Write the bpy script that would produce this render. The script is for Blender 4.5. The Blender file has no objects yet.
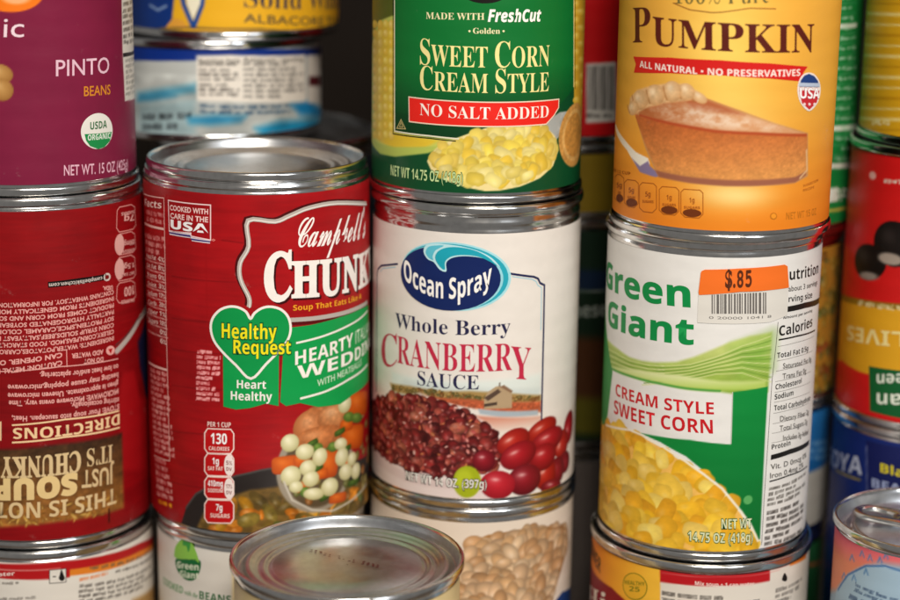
import bpy, bmesh, math, random
import numpy as np
from mathutils import Matrix, Vector

# ------------------------------------------------------------------ camera
scene = bpy.context.scene
PITCH, ROLL = math.radians(13.8), math.radians(0.8)
fwd = Vector((0, math.cos(PITCH), -math.sin(PITCH)))
up0 = Vector((0, math.sin(PITCH), math.cos(PITCH)))
rt0 = Vector((1, 0, 0))
rt = rt0 * math.cos(ROLL) + up0 * math.sin(ROLL)
up = up0 * math.cos(ROLL) - rt0 * math.sin(ROLL)
cam_data = bpy.data.cameras.new('camera')
cam = bpy.data.objects.new('camera', cam_data)
scene.collection.objects.link(cam)
m = Matrix.Identity(4)
for i in range(3):
    m[i][0], m[i][1], m[i][2] = rt[i], up[i], -fwd[i]
m[0][3], m[1][3], m[2][3] = 0, 0, .350
cam.matrix_world = m
cam_data.sensor_width = 36
cam_data.lens = 78
cam_data.clip_start = .02
cam_data.clip_end = 50
cam_data.dof.use_dof = True
cam_data.dof.focus_distance = .648
cam_data.dof.aperture_fstop = 5.2
scene.camera = cam

# ------------------------------------------------------------------ world, lamps, exposure
world = bpy.data.worlds.new('World')
scene.world = world
world.use_nodes = True
bg = world.node_tree.nodes['Background']
bg.inputs[0].default_value = (1.0, .96, .91, 1)
bg.inputs[1].default_value = .17
def area(name, loc, aim, sx, sy, power, col):
    d = bpy.data.lights.new(name, 'AREA'); d.shape = 'RECTANGLE'; d.size = sx; d.size_y = sy
    d.energy = power; d.color = col
    o = bpy.data.objects.new(name, d); scene.collection.objects.link(o)
    o.location = loc
    o.rotation_euler = (Vector(aim) - Vector(loc)).to_track_quat('-Z', 'Y').to_euler()
    return o
area('ceiling_lamp', (.13, -.20, .96), (.03, .66, .20), .40, .30, 13.8, (1.0, .915, .81))
area('window_lamp', (.62, -.25, .80), (.06, .66, .22), .25, .30, 3.2, (.88, .94, 1.0))
vs = scene.view_settings
vs.view_transform = 'Standard'; vs.look = 'None'; vs.exposure = 0; vs.gamma = 1
vs.use_curve_mapping = False
scene.cycles.max_bounces = 8
scene.cycles.use_denoising = True

# every can: centre on the shelf, label radius, z of its base and top, z range of its label, rim radius (metres)
CANS = {
 'chunky': dict(pos=(-.0682,.6736), R=.0395, rim=.0384, z=(.1065,.2362), label=(.1105,.2290), step=.35, name='soup_can',
   text='upright red soup can with green heart on its label and bare lid on top', cat='soup can', group='front row of stacked cans'),
 'ocean': dict(pos=(.0091,.6784), R=.0368, rim=.0376, z=(.1175,.2249), label=(.1213,.2154), step=.35, name='fruit_can',
   text='white cranberry sauce can with navy oval emblem and heap of red berries', cat='can', group='front row of stacked cans'),
 'corn': dict(pos=(.0085,.6802), R=.0368, rim=.0376, z=(.2249,.3350), label=(.2289,.3310), step=.35, name='corn_can',
   text='dark green cream corn can with red no salt banner standing on the white cranberry can', cat='corn can', group='front row of stacked cans'),
 'gg': dict(pos=(.0913,.6614), R=.0368, rim=.0376, z=(.1055,.2174), label=(.1096,.2121), step=.35, name='corn_can',
   text='white and green sweet corn can with orange price sticker', cat='corn can', group='front row of stacked cans'),
 'pump': dict(pos=(.0922,.6578), R=.0368, rim=.0376, z=(.2174,.3285), label=(.2218,.3240), step=.35, name='pumpkin_can',
   text='golden orange pumpkin can with slice of pie on its label', cat='can', group='front row of stacked cans'),
 'a2': dict(pos=(-.1474,.6717), R=.0395, rim=.0384, z=(.1030,.2268), label=(.1071,.2226), step=.4, name='soup_can',
   text='red soup can standing upside down with inverted cooking directions, under the purple bean can', cat='soup can', group='front row of stacked cans'),
 'pinto': dict(pos=(-.1474,.6722), R=.0368, rim=.0376, z=(.2268,.3380), label=(.2310,.3340), step=.45, name='bean_can',
   text='purple pinto bean can with round organic seal standing on an inverted red can', cat='bean can', group='front row of stacked cans'),
 'asoup': dict(pos=(-.1474,.6717), R=.0395, rim=.0400, z=(0,.1030), label=(.004,.0990), step=.4, name='soup_can',
   text='white soup can with red and orange band, under the inverted red can', cat='soup can', group='bottom row of cans'),
 'bgg': dict(pos=(-.0682,.6736), R=.0374, rim=.0380, z=(0,.1065), label=(.004,.1020), step=.4, name='bean_can',
   text='white can with small green leaf emblem, under the red soup can with the heart', cat='bean can', group='bottom row of cans'),
 'cbean': dict(pos=(.0091,.6784), R=.0370, rim=.0378, z=(0,.1175), label=(.004,.1125), step=.4, name='bean_can',
   text='cream coloured can with picture of pale beans, under the cranberry can', cat='bean can', group='bottom row of cans'),
 'dsoup': dict(pos=(.0913,.6614), R=.0388, rim=.0396, z=(0,.1055), label=(.004,.1018), step=.4, name='soup_can',
   text='orange and dark red soup can with white directions panel, under the sweet corn can', cat='soup can', group='bottom row of cans'),
 'front': dict(pos=(-.0321,.5936), R=.0366, rim=.0381, z=(0,.1190), label=(.004,.1135), step=1.0, name='food_can',
   text='can with bare ridged grey lid and pale yellow label in front of the bottom row', cat='can'),
 'tunay': dict(pos=(-.0876,.7640), R=.0425, rim=.0428, z=(.2700,.3080), label=(.2735,.3050), step=.5, name='tuna_can',
   text='flat yellow and blue albacore tuna can on top of a blue tuna can', cat='tuna can', group='cans stacked in the back'),
 'tunab': dict(pos=(-.0945,.7640), R=.0425, rim=.0428, z=(.2318,.2700), label=(.2348,.2665), step=.5, name='tuna_can',
   text='flat blue and silver tuna can with white nutrition panel turned forward', cat='tuna can', group='cans stacked in the back'),
 'ebase': dict(pos=(-.0740,.7645), R=.0450, rim=.0462, z=(.1160,.2318), label=(.1200,.2240), step=3, name='food_can',
   text='wide can with bare metal lid carrying the tuna cans behind the red soup can', cat='can', group='cans stacked in the back'),
 'efoot': dict(pos=(-.0740,.7645), R=.0450, rim=.0462, z=(0,.1160), label=(.0040,.1110), step=3, name='food_can',
   text='wide can at the very bottom under the tuna stack', cat='can', group='cans stacked in the back'),
 'fred': dict(pos=(.0440,.7565), R=.0368, rim=.0376, z=(.2331,.3440), label=(.2367,.3400), step=.5, name='food_can',
   text='bright red can with barcode seen between the green corn can and the pumpkin can', cat='can', group='cans stacked in the back'),
 'folive': dict(pos=(.0440,.7565), R=.0368, rim=.0376, z=(.2045,.2331), label=(.2078,.2297), step=2, name='food_can',
   text='low mustard brown can under the red barcode can in the gap', cat='can', group='cans stacked in the back'),
 'fdark': dict(pos=(.0440,.7565), R=.0368, rim=.0376, z=(.1137,.2045), label=(.1175,.2005), step=.5, name='food_can',
   text='dark green can with grey lettering in the gap beside the cranberry can', cat='can', group='cans stacked in the back'),
 'fgrey': dict(pos=(.0440,.7565), R=.0368, rim=.0376, z=(0,.1137), label=(.0040,.1090), step=2, name='food_can',
   text='grey brown can low in the gap under the dark green can', cat='can', group='cans stacked in the back'),
 'ggreen': dict(pos=(.1154,.7322), R=.0368, rim=.0374, z=(.2035,.3140), label=(.2078,.3100), step=.5, name='food_can',
   text='green can with white ruled nutrition table behind the pumpkin can', cat='can', group='cans stacked in the back'),
 'ggold': dict(pos=(.1140,.7322), R=.0360, rim=.0368, z=(.1385,.2035), label=(.1422,.1985), step=.6, name='food_can',
   text='small gold and brown can under the green can with the ruled table', cat='can', group='cans stacked in the back'),
 'gblue': dict(pos=(.1134,.7322), R=.0360, rim=.0368, z=(.0858,.1385), label=(.0890,.1350), step=.6, name='food_can',
   text='blue and pale grey can beside the sweet corn can, under the gold can', cat='can', group='cans stacked in the back'),
 'gdark': dict(pos=(.1134,.7322), R=.0362, rim=.0370, z=(0,.0858), label=(.0040,.0810), step=.8, name='food_can',
   text='dark green can at the bottom behind the orange soup can', cat='can', group='cans stacked in the back'),
 'hyel': dict(pos=(.1845,.7000), R=.0368, rim=.0376, z=(.2415,.3500), label=(.2450,.3460), step=.6, name='food_can',
   text='yellow can with pale stripes on top of the red olive can', cat='can', group='stack at the shelf end'),
 'holive': dict(pos=(.1825,.7000), R=.0372, rim=.0380, z=(.1395,.2415), label=(.1425,.2380), step=.5, name='olive_can',
   text='red can with black olives and upside-down yellow lettering', cat='olive can', group='stack at the shelf end'),
 'goya': dict(pos=(.1825,.7000), R=.0374, rim=.0382, z=(0,.1395), label=(.0040,.1350), step=.5, name='bean_can',
   text='navy blue bean can with white and yellow lettering under the red olive can', cat='bean can', group='stack at the shelf end'),
 'pull': dict(pos=(.1648,.6288), R=.0316, rim=.0325, z=(0,.1213), label=(.0030,.1172), step=.5, name='drink_can', tab=True,
   text='pink and light blue can with ring-pull tab on its lid', cat='can'),
}

LABELS = {}

# print on the label of chunky: u millimetres round the can, v millimetres up from the label's lower edge
LABELS['chunky'] = dict(r=[
 ('fill','#ac1016'),
 ('wood','#6c060c',12.5,0.17,3),
 ('line','#6d070c',[(-28.66,88.33),(-3.42,88.88)],0.35,0.5),
 ('line','#6d070c',[(-29.48,62.51),(-8.62,63.63)],0.35,0.5),
 ('line','#6d070c',[(-29.9,49.58),(-8.81,50.95)],0.35,0.5),
 ('line','#6d070c',[(-30.45,32.87),(-15.41,34.58)],0.35,0.5),
 ('line','#6d070c',[(-31.07,14.08),(-15.38,15.09)],0.35,0.5),
 ('line','#6d070c',[(-29.13,73.54),(-13.54,74.38)],0.35,0.5),
 ('line','#6d070c',[(-8.03,103.02),(-0.9,102.28)],0.35,0.5),
 ('line','#9c0b10',[(-13.88,117.53),(-13.78,39.8)],0.5,0.8),
 ('line','#ffdcd4',[(-51.74,90.1),(-32.41,91.7)],0.34,0.25),
 ('line','#ffdcd4',[(-51.31,86.98),(-32.36,88.5)],0.34,0.25),
 ('line','#ffdcd4',[(-50.93,83.84),(-32.3,85.29)],0.34,0.25),
 ('line','#ffdcd4',[(-50.57,80.7),(-32.24,82.08)],0.34,0.25),
 ('line','#ffdcd4',[(-50.23,77.54),(-32.18,78.85)],0.34,0.25),
 ('line','#ffdcd4',[(-49.91,74.38),(-32.12,75.62)],0.34,0.25),
 ('line','#ffdcd4',[(-49.61,71.21),(-32.06,72.39)],0.34,0.25),
 ('line','#ffdcd4',[(-49.32,68.03),(-32.0,69.14)],0.34,0.25),
 ('line','#ffdcd4',[(-49.05,64.84),(-31.94,65.89)],0.34,0.25),
 ('greek','#ffd4cc',[(-47.86,108.59),(-32.92,109.81),(-46.8,103.88)],2,0.6,1),
 ('greek','#ffd4cc',[(-51.24,99.82),(-32.64,101.57),(-49.95,92.63)],3,0.7,2),
 ('greek','#ffd4cc',[(-47.52,52.15),(-32.63,53.66),(-44.12,21.47)],15,0.75,3),
 ('greek','#ffd4cc',[(-43.62,20.51),(-31.99,21.56),(-42.49,5.58)],6,0.7,4),
 ('greek','#f0a020',[(-41.52,5.14),(-31.93,6.1),(-40.7,3.15)],1,0.95,5),
 ('greek','#f8a8a8',[(-18.0,64.41),(-9.13,64.99),(-18.79,45.9)],10,1.0,6),
 ('poly','#2a2422',[(-26.68,-0.33),(-24.09,6.18),(-19.51,12.23),(-12.28,16.95),(-4.3,20.54),(4.65,22.82),(12.94,23.76),(63.66,16.33),(63.61,-17.63),(-3.21,-4.53)],0.5),
 ('poly','#6e5428',[(-19.79,-1.04),(-16.34,6.18),(-9.4,11.82),(0.48,15.63),(14.32,17.1),(63.66,7.14),(63.61,-17.63),(-3.21,-4.53)],1.2),
 ('scatter',[(-12.6,-2.07),(-9.45,8.54),(0.45,12.73),(17.93,13.74),(63.66,3.29),(63.65,-16.08),(10.65,-2.99)],(3.0,8.5),0.5,['#c87420','#8a7430','#b8801e','#5a602a','#d08a2c','#6a5424','#d88424','#7a6028'],60,7,0.75),
 ('texture',[(-19.79,-1.04),(-16.34,6.18),(-9.4,11.82),(0.48,15.63),(14.32,17.1),(63.66,7.14),(63.61,-17.63),(-3.21,-4.53)],0.35,3),
 ('line','#4a4644',[(-24.09,6.18),(-19.51,12.23),(-12.28,16.95),(-4.3,20.54),(4.65,22.82),(12.94,23.76)],0.7,0.5),
 ('ell','#9a8e7c',[(25.76,21.9),(41.82,19.47),(25.71,5.05)],0.8),
 ('ell','#5a4a34',[(26.17,22.55),(39.92,20.74),(26.13,6.8)],1),
 ('scatter',[(10.85,25.38),(15.13,32.9),(20.27,33.69),(34.89,42.49),(54.44,40.28),(63.72,9.42),(40.57,5.68),(21.7,8.76),(12.88,15.08)],(2.2,3.2),0.85,['#8c7a3c','#b09a58','#6a6a30','#a86a30'],60,17),
 ('ball','#cc8450','#f0bc8c','#7a3c1a',[(28.33,36.64),(39.88,36.2),(28.35,44.56)]),
 ('ball','#d08450','#eab080','#8c4a22',[(22.59,36.22),(29.65,35.65),(23.4,42.91)]),
 ('ball','#dc9860','#f4c89c','#844420',[(32.91,38.58),(41.12,38.07),(32.91,43.65)]),
 ('ball','#d4824a','#ecac78','#8c4a22',[(25.78,32.06),(35.94,32.06),(26.21,36.32)]),
 ('texture',[(18.02,30.4),(19.94,43.06),(30.12,44.94),(41.76,37.91),(39.3,28.28)],0.16,1.4),
 ('block','#e06a1c','#f49040','#a0380c',[(12.94,24.12),(17.98,24.27),(12.97,27.36)]),
 ('block','#e06a1c','#f49040','#a0380c',[(29.63,21.83),(33.88,21.58),(29.64,26.94)]),
 ('block','#e06a1c','#f49040','#a0380c',[(43.14,28.34),(50.79,26.85),(43.13,32.77)]),
 ('block','#e06a1c','#f49040','#a0380c',[(46.9,39.46),(56.15,37.55),(46.87,43.88)]),
 ('block','#e06a1c','#f49040','#a0380c',[(18.36,24.94),(21.0,25.27),(18.37,27.11)]),
 ('block','#e06a1c','#f49040','#a0380c',[(38.7,33.94),(42.44,33.69),(38.7,36.13)]),
 ('block','#e06a1c','#f49040','#a0380c',[(26.58,18.82),(29.18,19.0),(26.59,20.64)]),
 ('block','#e06a1c','#f49040','#a0380c',[(39.92,19.63),(42.49,19.65),(39.91,21.85)]),
 ('block','#e06a1c','#f49040','#a0380c',[(18.68,15.45),(21.34,15.77),(18.69,17.27)]),
 ('block','#e06a1c','#f49040','#a0380c',[(33.88,8.3),(38.16,7.88),(33.88,10.15)]),
 ('block','#4c6a24','#7c9a48','#243a10',[(22.96,30.75),(24.96,31.49),(23.36,31.76)]),
 ('block','#4c6a24','#7c9a48','#243a10',[(38.14,25.28),(41.15,25.57),(38.71,26.23)]),
 ('block','#4c6a24','#7c9a48','#243a10',[(17.97,21.73),(19.84,22.55),(18.35,22.77)]),
 ('block','#4c6a24','#7c9a48','#243a10',[(27.84,10.11),(30.07,10.72),(28.28,11.12)]),
 ('block','#4c6a24','#7c9a48','#243a10',[(43.2,11.62),(47.06,11.55),(43.91,12.53)]),
 ('block','#4c6a24','#7c9a48','#243a10',[(34.89,32.31),(37.57,32.76),(35.41,33.28)]),
 ('block','#4c6a24','#7c9a48','#243a10',[(24.93,21.33),(27.01,22.01),(25.34,22.34)]),
 ('ball','#6a8a34','#94ae58','#3a5420',[(39.88,36.56),(43.12,35.71),(39.88,38.39)]),
 ('ball','#6a8a34','#94ae58','#3a5420',[(45.31,34.75),(49.69,33.5),(45.3,36.59)]),
 ('ball','#6a8a34','#94ae58','#3a5420',[(19.8,13.46),(21.72,13.15),(19.81,15.29)]),
 ('ball','#6a8a34','#94ae58','#3a5420',[(31.47,27.63),(33.88,27.07),(31.47,29.45)]),
 ('ball','#6a8a34','#94ae58','#3a5420',[(24.95,28.59),(27.03,28.2),(24.96,30.4)]),
 ('ball','#ece6bc','#fffbe4','#a8a06a',[(14.41,31.9),(17.65,31.53),(14.43,35.12)]),
 ('ball','#ece6bc','#fffbe4','#a8a06a',[(19.87,27.98),(23.34,27.43),(19.88,30.86)]),
 ('ball','#ece6bc','#fffbe4','#a8a06a',[(20.98,22.01),(24.12,21.48),(20.99,24.91)]),
 ('ball','#ece6bc','#fffbe4','#a8a06a',[(14.69,19.96),(18.33,19.51),(14.71,23.58)]),
 ('ball','#ece6bc','#fffbe4','#a8a06a',[(22.13,17.82),(25.33,17.24),(22.14,20.73)]),
 ('ball','#ece6bc','#fffbe4','#a8a06a',[(25.77,25.17),(28.75,24.57),(25.77,28.44)]),
 ('ball','#ece6bc','#fffbe4','#a8a06a',[(35.41,27.8),(38.71,26.96),(35.41,30.0)]),
 ('ball','#ece6bc','#fffbe4','#a8a06a',[(35.94,22.9),(39.31,22.02),(35.94,26.21)]),
 ('ball','#ece6bc','#fffbe4','#a8a06a',[(38.15,16.79),(41.83,15.75),(38.15,19.75)]),
 ('ball','#ece6bc','#fffbe4','#a8a06a',[(30.07,13.29),(33.88,12.37),(30.07,16.6)]),
 ('ball','#ece6bc','#fffbe4','#a8a06a',[(23.29,12.14),(27.42,11.31),(23.3,14.33)]),
 ('ball','#ece6bc','#fffbe4','#a8a06a',[(41.81,20.58),(44.62,19.77),(41.81,23.17)]),
 ('ball','#ece6bc','#fffbe4','#a8a06a',[(44.64,15.29),(47.92,14.28),(44.63,18.28)]),
 ('ball','#ece6bc','#fffbe4','#a8a06a',[(37.55,41.87),(41.11,41.0),(37.55,45.14)]),
 ('ball','#ece6bc','#fffbe4','#a8a06a',[(16.47,15.76),(19.06,15.4),(16.48,17.94)]),
 ('line','#c8c0b0',[(12.2,18.04),(15.0,11.21),(22.47,6.42),(30.98,4.21),(41.86,5.3),(54.92,7.08)],0.7,0.5),
], v=[
 ('L','panel_border','#f4c0b8',[(-51.52,113.0),(-32.15,114.74),(-32.37,68.68),(-32.11,21.53)],0.35,{}),
 ('L','panel_rule','#f8d0c8',[(-50.7,102.76),(-32.55,104.0)],0.8,{}),
 ('L','panel_rule','#f8d0c8',[(-49.2,53.16),(-32.6,54.38)],0.8,{}),
 ('L','panel_border','#f4c0b8',[(-44.82,20.15),(-32.11,21.53)],0.3,{}),
 ('T','panel_text','4%','sb','#ffe0d8',[(-36.79,92.34),(-32.75,92.31),(-36.71,93.96)],{}),
 ('T','panel_text','8%','sb','#ffe0d8',[(-36.76,89.14),(-32.72,89.12),(-36.68,90.76)],{}),
 ('T','panel_text','0%','sb','#ffe0d8',[(-36.73,85.93),(-32.69,85.92),(-36.65,87.56)],{}),
 ('T','panel_text','3%','sb','#ffe0d8',[(-36.69,82.71),(-32.66,82.72),(-36.62,84.35)],{}),
 ('T','panel_text','17%','sb','#ffe0d8',[(-36.66,79.49),(-32.63,79.51),(-36.59,81.13)],{}),
 ('T','panel_text','20%','sb','#ffe0d8',[(-36.63,76.26),(-32.6,76.29),(-36.56,77.9)],{}),
 ('T','panel_text','1%','sb','#ffe0d8',[(-36.6,73.02),(-32.57,73.07),(-36.53,74.67)],{}),
 ('T','panel_text','10%','sb','#ffe0d8',[(-36.57,69.77),(-32.54,69.83),(-36.5,71.43)],{}),
 ('T','panel_text','0%','sb','#ffe0d8',[(-36.54,66.52),(-32.51,66.59),(-36.47,68.18)],{}),
 ('T','panel_text','6%','sb','#ffe0d8',[(-36.51,63.26),(-32.48,63.35),(-36.44,64.92)],{}),
 ('T','panel_text','Total Fat','sb','#ffe0d8',[(-48.2,91.01),(-38.44,92.09),(-48.02,92.54)],{}),
 ('T','panel_text','Sat. Fat','sb','#ffe0d8',[(-48.06,87.79),(-38.37,88.89),(-47.88,89.32)],{}),
 ('T','panel_text','Trans','sb','#ffe0d8',[(-47.92,84.56),(-38.3,85.68),(-47.74,86.09)],{}),
 ('T','panel_text','Cholest.','sb','#ffe0d8',[(-47.78,81.32),(-38.23,82.47),(-47.61,82.86)],{}),
 ('T','panel_text','Sodium','sb','#ffe0d8',[(-47.65,78.08),(-38.16,79.25),(-47.48,79.62)],{}),
 ('T','panel_text','Carb.','sb','#ffe0d8',[(-47.51,74.83),(-38.09,76.02),(-47.35,76.37)],{}),
 ('T','panel_text','Fiber','sb','#ffe0d8',[(-47.38,71.57),(-38.02,72.79),(-47.22,73.12)],{}),
 ('T','panel_text','Sugars','sb','#ffe0d8',[(-47.25,68.3),(-37.95,69.55),(-47.09,69.86)],{}),
 ('T','panel_title','Facts','sb','#f8d8d0',[(-49.24,109.21),(-33.8,110.88),(-48.9,111.73)],{}),
 ('L','origin_badge','#f8d8d8',[(-29.72,114.34),(-11.88,114.64),(-12.08,102.75),(-19.6,103.4),(-19.58,104.42),(-29.53,103.79)],0.4,{'closed': 1}),
 ('P','origin_flag','#e8dce4',[(-29.52,104.13),(-19.79,104.23),(-19.61,103.05),(-12.16,102.57),(-12.32,101.54),(-19.23,101.73),(-19.82,102.69),(-29.47,102.59)],{}),
 ('P','origin_flag','#3a3478',[(-29.49,103.55),(-19.8,103.72),(-19.62,102.64),(-12.16,102.4),(-12.21,101.96),(-19.39,102.05),(-19.9,103.02),(-29.45,103.04)],{'layer': 2}),
 ('T','origin_text','COOKED WITH','s','#f8d0cc',[(-28.88,111.17),(-12.88,111.45),(-28.82,112.89)],{'w': 0.03}),
 ('T','origin_text','CARE IN THE','s','#f8d0cc',[(-28.76,108.44),(-12.93,108.74),(-28.7,110.17)],{'w': 0.03}),
 ('T','origin_text','USA','sb','#ffffff',[(-28.66,104.95),(-13.07,105.06),(-28.57,107.89)],{'w': 0.02}),
 ('L','registered_mark','#e88078',[(-11.03,103.17),(-10.5,102.87),(-11.04,102.49),(-11.57,102.79)],0.25,{'closed': 1}),
 ('L','shield_shadow','#4a080a',[(0.12,80.91),(0.16,84.19),(-2.62,90.49),(-2.62,96.13),(0.26,101.82),(0.19,110.47),(9.06,110.04),(14.15,111.85),(21.3,114.04),(32.62,114.4),(50.88,111.24)],1.5,{'smooth': 1}),
 ('L','shield_border','#b8aea6',[(0.85,80.36),(0.89,83.64),(-1.89,89.96),(-1.89,95.61),(0.98,101.28),(0.91,109.93),(9.79,109.48),(14.91,111.26),(22.12,113.43),(33.66,113.71),(53.51,110.19)],1.5,{'layer': 2,'smooth': 1}),
 ('L','shield_border','#e4ddd6',[(0.98,80.09),(1.02,83.37),(-1.76,89.69),(-1.76,95.34),(1.11,101.01),(1.04,109.66),(9.92,109.2),(15.04,110.98),(22.27,113.14),(33.85,113.4),(54.07,109.81)],0.45,{'layer': 3,'smooth': 1}),
 ('L','shield_shadow','#5a080a',[(13.98,74.38),(22.73,74.01),(36.44,73.71),(45.9,73.68),(55.54,73.4)],1.6,{}),
 ('L','shield_border','#b8aea6',[(13.98,75.42),(22.73,75.06),(36.44,74.78),(45.89,74.76),(55.52,74.5)],1.5,{'layer': 2}),
 ('T','brand_name','Campbell’s','scr','#fbf3ee',[(16.59,100.42),(51.78,98.66),(18.79,110.14)],{'w': 0.006}),
 ('T','variety_shadow','C','bs','#3a0608',[(6.88,81.68),(15.78,82.23),(7.02,97.48)],{'w': 0.026}),
 ('T','variety_shadow','HUN','bs','#3a0608',[(16.13,82.54),(46.66,80.68),(16.2,94.62)],{'w': 0.026}),
 ('T','product_name','C','bs','#f6efe8',[(6.21,82.39),(15.08,82.98),(6.36,98.18)],{'w': 0.026,'layer': 3}),
 ('T','product_name','HUN','bs','#f6efe8',[(15.54,83.29),(45.32,81.68),(15.61,95.18)],{'w': 0.026,'layer': 3}),
 ('T','product_name','KY','bs','#f6efe8',[(46.25,81.59),(65.25,81.59),(46.19,93.15)],{'w': 0.026,'layer': 3}),
 ('T','slogan','Soup That Eats Like A','sb','#f0a428',[(15.76,78.58),(48.4,77.42),(15.77,80.49)],{'layer': 3}),
 ('P','recipe_banner','#0d9a4a',[(12.57,72.04),(14.66,72.76),(21.96,72.88),(34.89,73.65),(47.54,73.85),(57.47,73.12),(58.12,45.16),(41.75,44.12),(34.89,42.49),(25.0,43.37),(18.09,45.8),(13.09,45.24),(11.01,46.82),(11.78,58.08)],{'layer': 2}),
 ('L','banner_rule','#f4efe4',[(16.76,67.15),(25.89,68.12),(37.52,69.59),(55.57,71.4)],0.7,{'layer': 4}),
 ('L','banner_rule','#f4efe4',[(18.1,47.4),(27.93,48.41),(39.26,50.35),(55.9,51.71)],0.75,{'layer': 4}),
 ('T','recipe_name','HEARTY','sb','#f6f0e6',[(16.36,59.45),(42.02,61.99),(16.38,64.2)],{'layer': 4}),
 ('T','recipe_name','ITALIAN','s','#d8e8d0',[(43.72,62.13),(59.72,62.63),(43.7,66.82)],{'layer': 4}),
 ('T','recipe_name','WED','sb','#f6f0e6',[(17.05,54.44),(42.04,56.03),(17.07,59.03)],{'layer': 4}),
 ('T','recipe_name','DING','sb','#f6f0e6',[(43.39,56.07),(62.39,57.07),(43.37,60.59)],{'layer': 4}),
 ('T','recipe_detail','WITH MEATBALLS','s','#c8e4c4',[(24.62,50.76),(48.57,53.49),(24.63,53.08)],{'layer': 4,'w': 0.01}),
 ('P','health_banner','#0d9a4a',[(-8.24,65.06),(-2.4,61.86),(5.02,61.9),(10.8,65.17),(10.52,45.44),(6.23,46.54),(0.8,45.01),(-3.99,44.35),(-8.36,45.14)],{'layer': 2}),
 ('P','health_heart','#0a9448',[(1.31,76.39),(-0.17,78.79),(-2.85,80.22),(-5.93,80.3),(-9.1,78.92),(-11.66,75.94),(-12.46,72.39),(-11.42,68.3),(-8.6,64.68),(-3.79,60.06),(1.25,55.43),(6.35,60.46),(11.15,65.32),(13.94,68.8),(14.84,72.57),(13.99,76.47),(11.59,79.23),(8.21,80.4),(5.19,80.0),(2.67,78.29)],{'layer': 4,'smooth': 1}),
 ('L','heart_outline','#f4ece4',[(1.31,76.39),(-0.17,78.79),(-2.85,80.22),(-5.93,80.3),(-9.1,78.92),(-11.66,75.94),(-12.46,72.39),(-11.42,68.3),(-8.6,64.68),(-3.79,60.06),(1.25,55.43),(6.35,60.46),(11.15,65.32),(13.94,68.8),(14.84,72.57),(13.99,76.47),(11.59,79.23),(8.21,80.4),(5.19,80.0),(2.67,78.29)],0.85,{'closed': 1,'layer': 5,'smooth': 1}),
 ('T','health_claim','Healthy','sb','#f2e41c',[(-8.53,69.41),(9.98,69.23),(-8.46,74.46)],{'layer': 7,'outline': ('#08562a',0.8)}),
 ('T','health_claim','Request','sb','#f2e41c',[(-4.56,64.23),(14.78,63.65),(-4.5,68.94)],{'layer': 7,'outline': ('#08562a',0.8)}),
 ('T','health_note','Heart','sb','#f4f0e8',[(-3.55,51.97),(6.28,51.81),(-3.51,54.87)],{'layer': 6}),
 ('T','health_note','Healthy','sb','#f4f0e8',[(-5.68,47.84),(8.27,47.48),(-5.64,50.88)],{'layer': 6}),
 ('T','serving_text','PER 1 CUP','sb','#f8d8d0',[(-14.39,37.47),(-5.88,37.92),(-14.36,39.19)],{}),
 ('P','nutrition_tab','#c01216',[(-14.29,36.7),(-5.89,37.2),(-4.86,35.76),(-4.94,30.21),(-6.01,28.5),(-14.45,27.88),(-15.59,29.35),(-15.48,34.93)],{'layer': 1}),
 ('L','nutrition_tab_outline','#f8dcd4',[(-14.29,36.7),(-5.89,37.2),(-4.86,35.76),(-4.94,30.21),(-6.01,28.5),(-14.45,27.88),(-15.59,29.35),(-15.48,34.93)],0.4,{'closed': 1,'layer': 2}),
 ('P','nutrition_tab','#c01216',[(-14.45,27.7),(-6.02,28.25),(-4.98,26.8),(-5.04,22.12),(-6.12,20.39),(-14.6,19.74),(-15.74,21.2),(-15.65,25.92)],{'layer': 1}),
 ('L','nutrition_tab_outline','#f8dcd4',[(-14.45,27.7),(-6.02,28.25),(-4.98,26.8),(-5.04,22.12),(-6.12,20.39),(-14.6,19.74),(-15.74,21.2),(-15.65,25.92)],0.4,{'closed': 1,'layer': 2}),
 ('P','nutrition_tab','#c01216',[(-14.6,19.37),(-6.13,19.96),(-5.09,18.51),(-5.15,13.8),(-6.24,12.06),(-14.75,11.36),(-15.9,12.83),(-15.81,17.57)],{'layer': 1}),
 ('L','nutrition_tab_outline','#f8dcd4',[(-14.6,19.37),(-6.13,19.96),(-5.09,18.51),(-5.15,13.8),(-6.24,12.06),(-14.75,11.36),(-15.9,12.83),(-15.81,17.57)],0.4,{'closed': 1,'layer': 2}),
 ('P','nutrition_tab','#c01216',[(-14.75,10.99),(-6.24,11.62),(-5.2,10.16),(-5.27,5.02),(-6.36,3.27),(-14.91,2.52),(-16.07,3.99),(-15.97,9.17)],{'layer': 1}),
 ('L','nutrition_tab_outline','#f8dcd4',[(-14.75,10.99),(-6.24,11.62),(-5.2,10.16),(-5.27,5.02),(-6.36,3.27),(-14.91,2.52),(-16.07,3.99),(-15.97,9.17)],0.4,{'closed': 1,'layer': 2}),
 ('T','nutrition_value','130','sb','#ffffff',[(-13.16,31.46),(-7.31,31.78),(-13.1,35.23)],{'layer': 3}),
 ('T','nutrition_value','CALORIES','sb','#f8dcd4',[(-13.97,29.03),(-6.46,29.48),(-13.94,30.4)],{'layer': 3}),
 ('T','nutrition_value','1g','sb','#ffffff',[(-12.72,24.14),(-10.31,24.3),(-12.68,26.48)],{'layer': 3}),
 ('T','nutrition_value','SAT FAT','sb','#f8dcd4',[(-14.48,21.74),(-8.88,22.16),(-14.46,23.12)],{'layer': 3}),
 ('T','nutrition_value','410mg','sb','#ffffff',[(-14.59,15.93),(-8.97,16.37),(-14.55,18.11)],{'layer': 3}),
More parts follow.
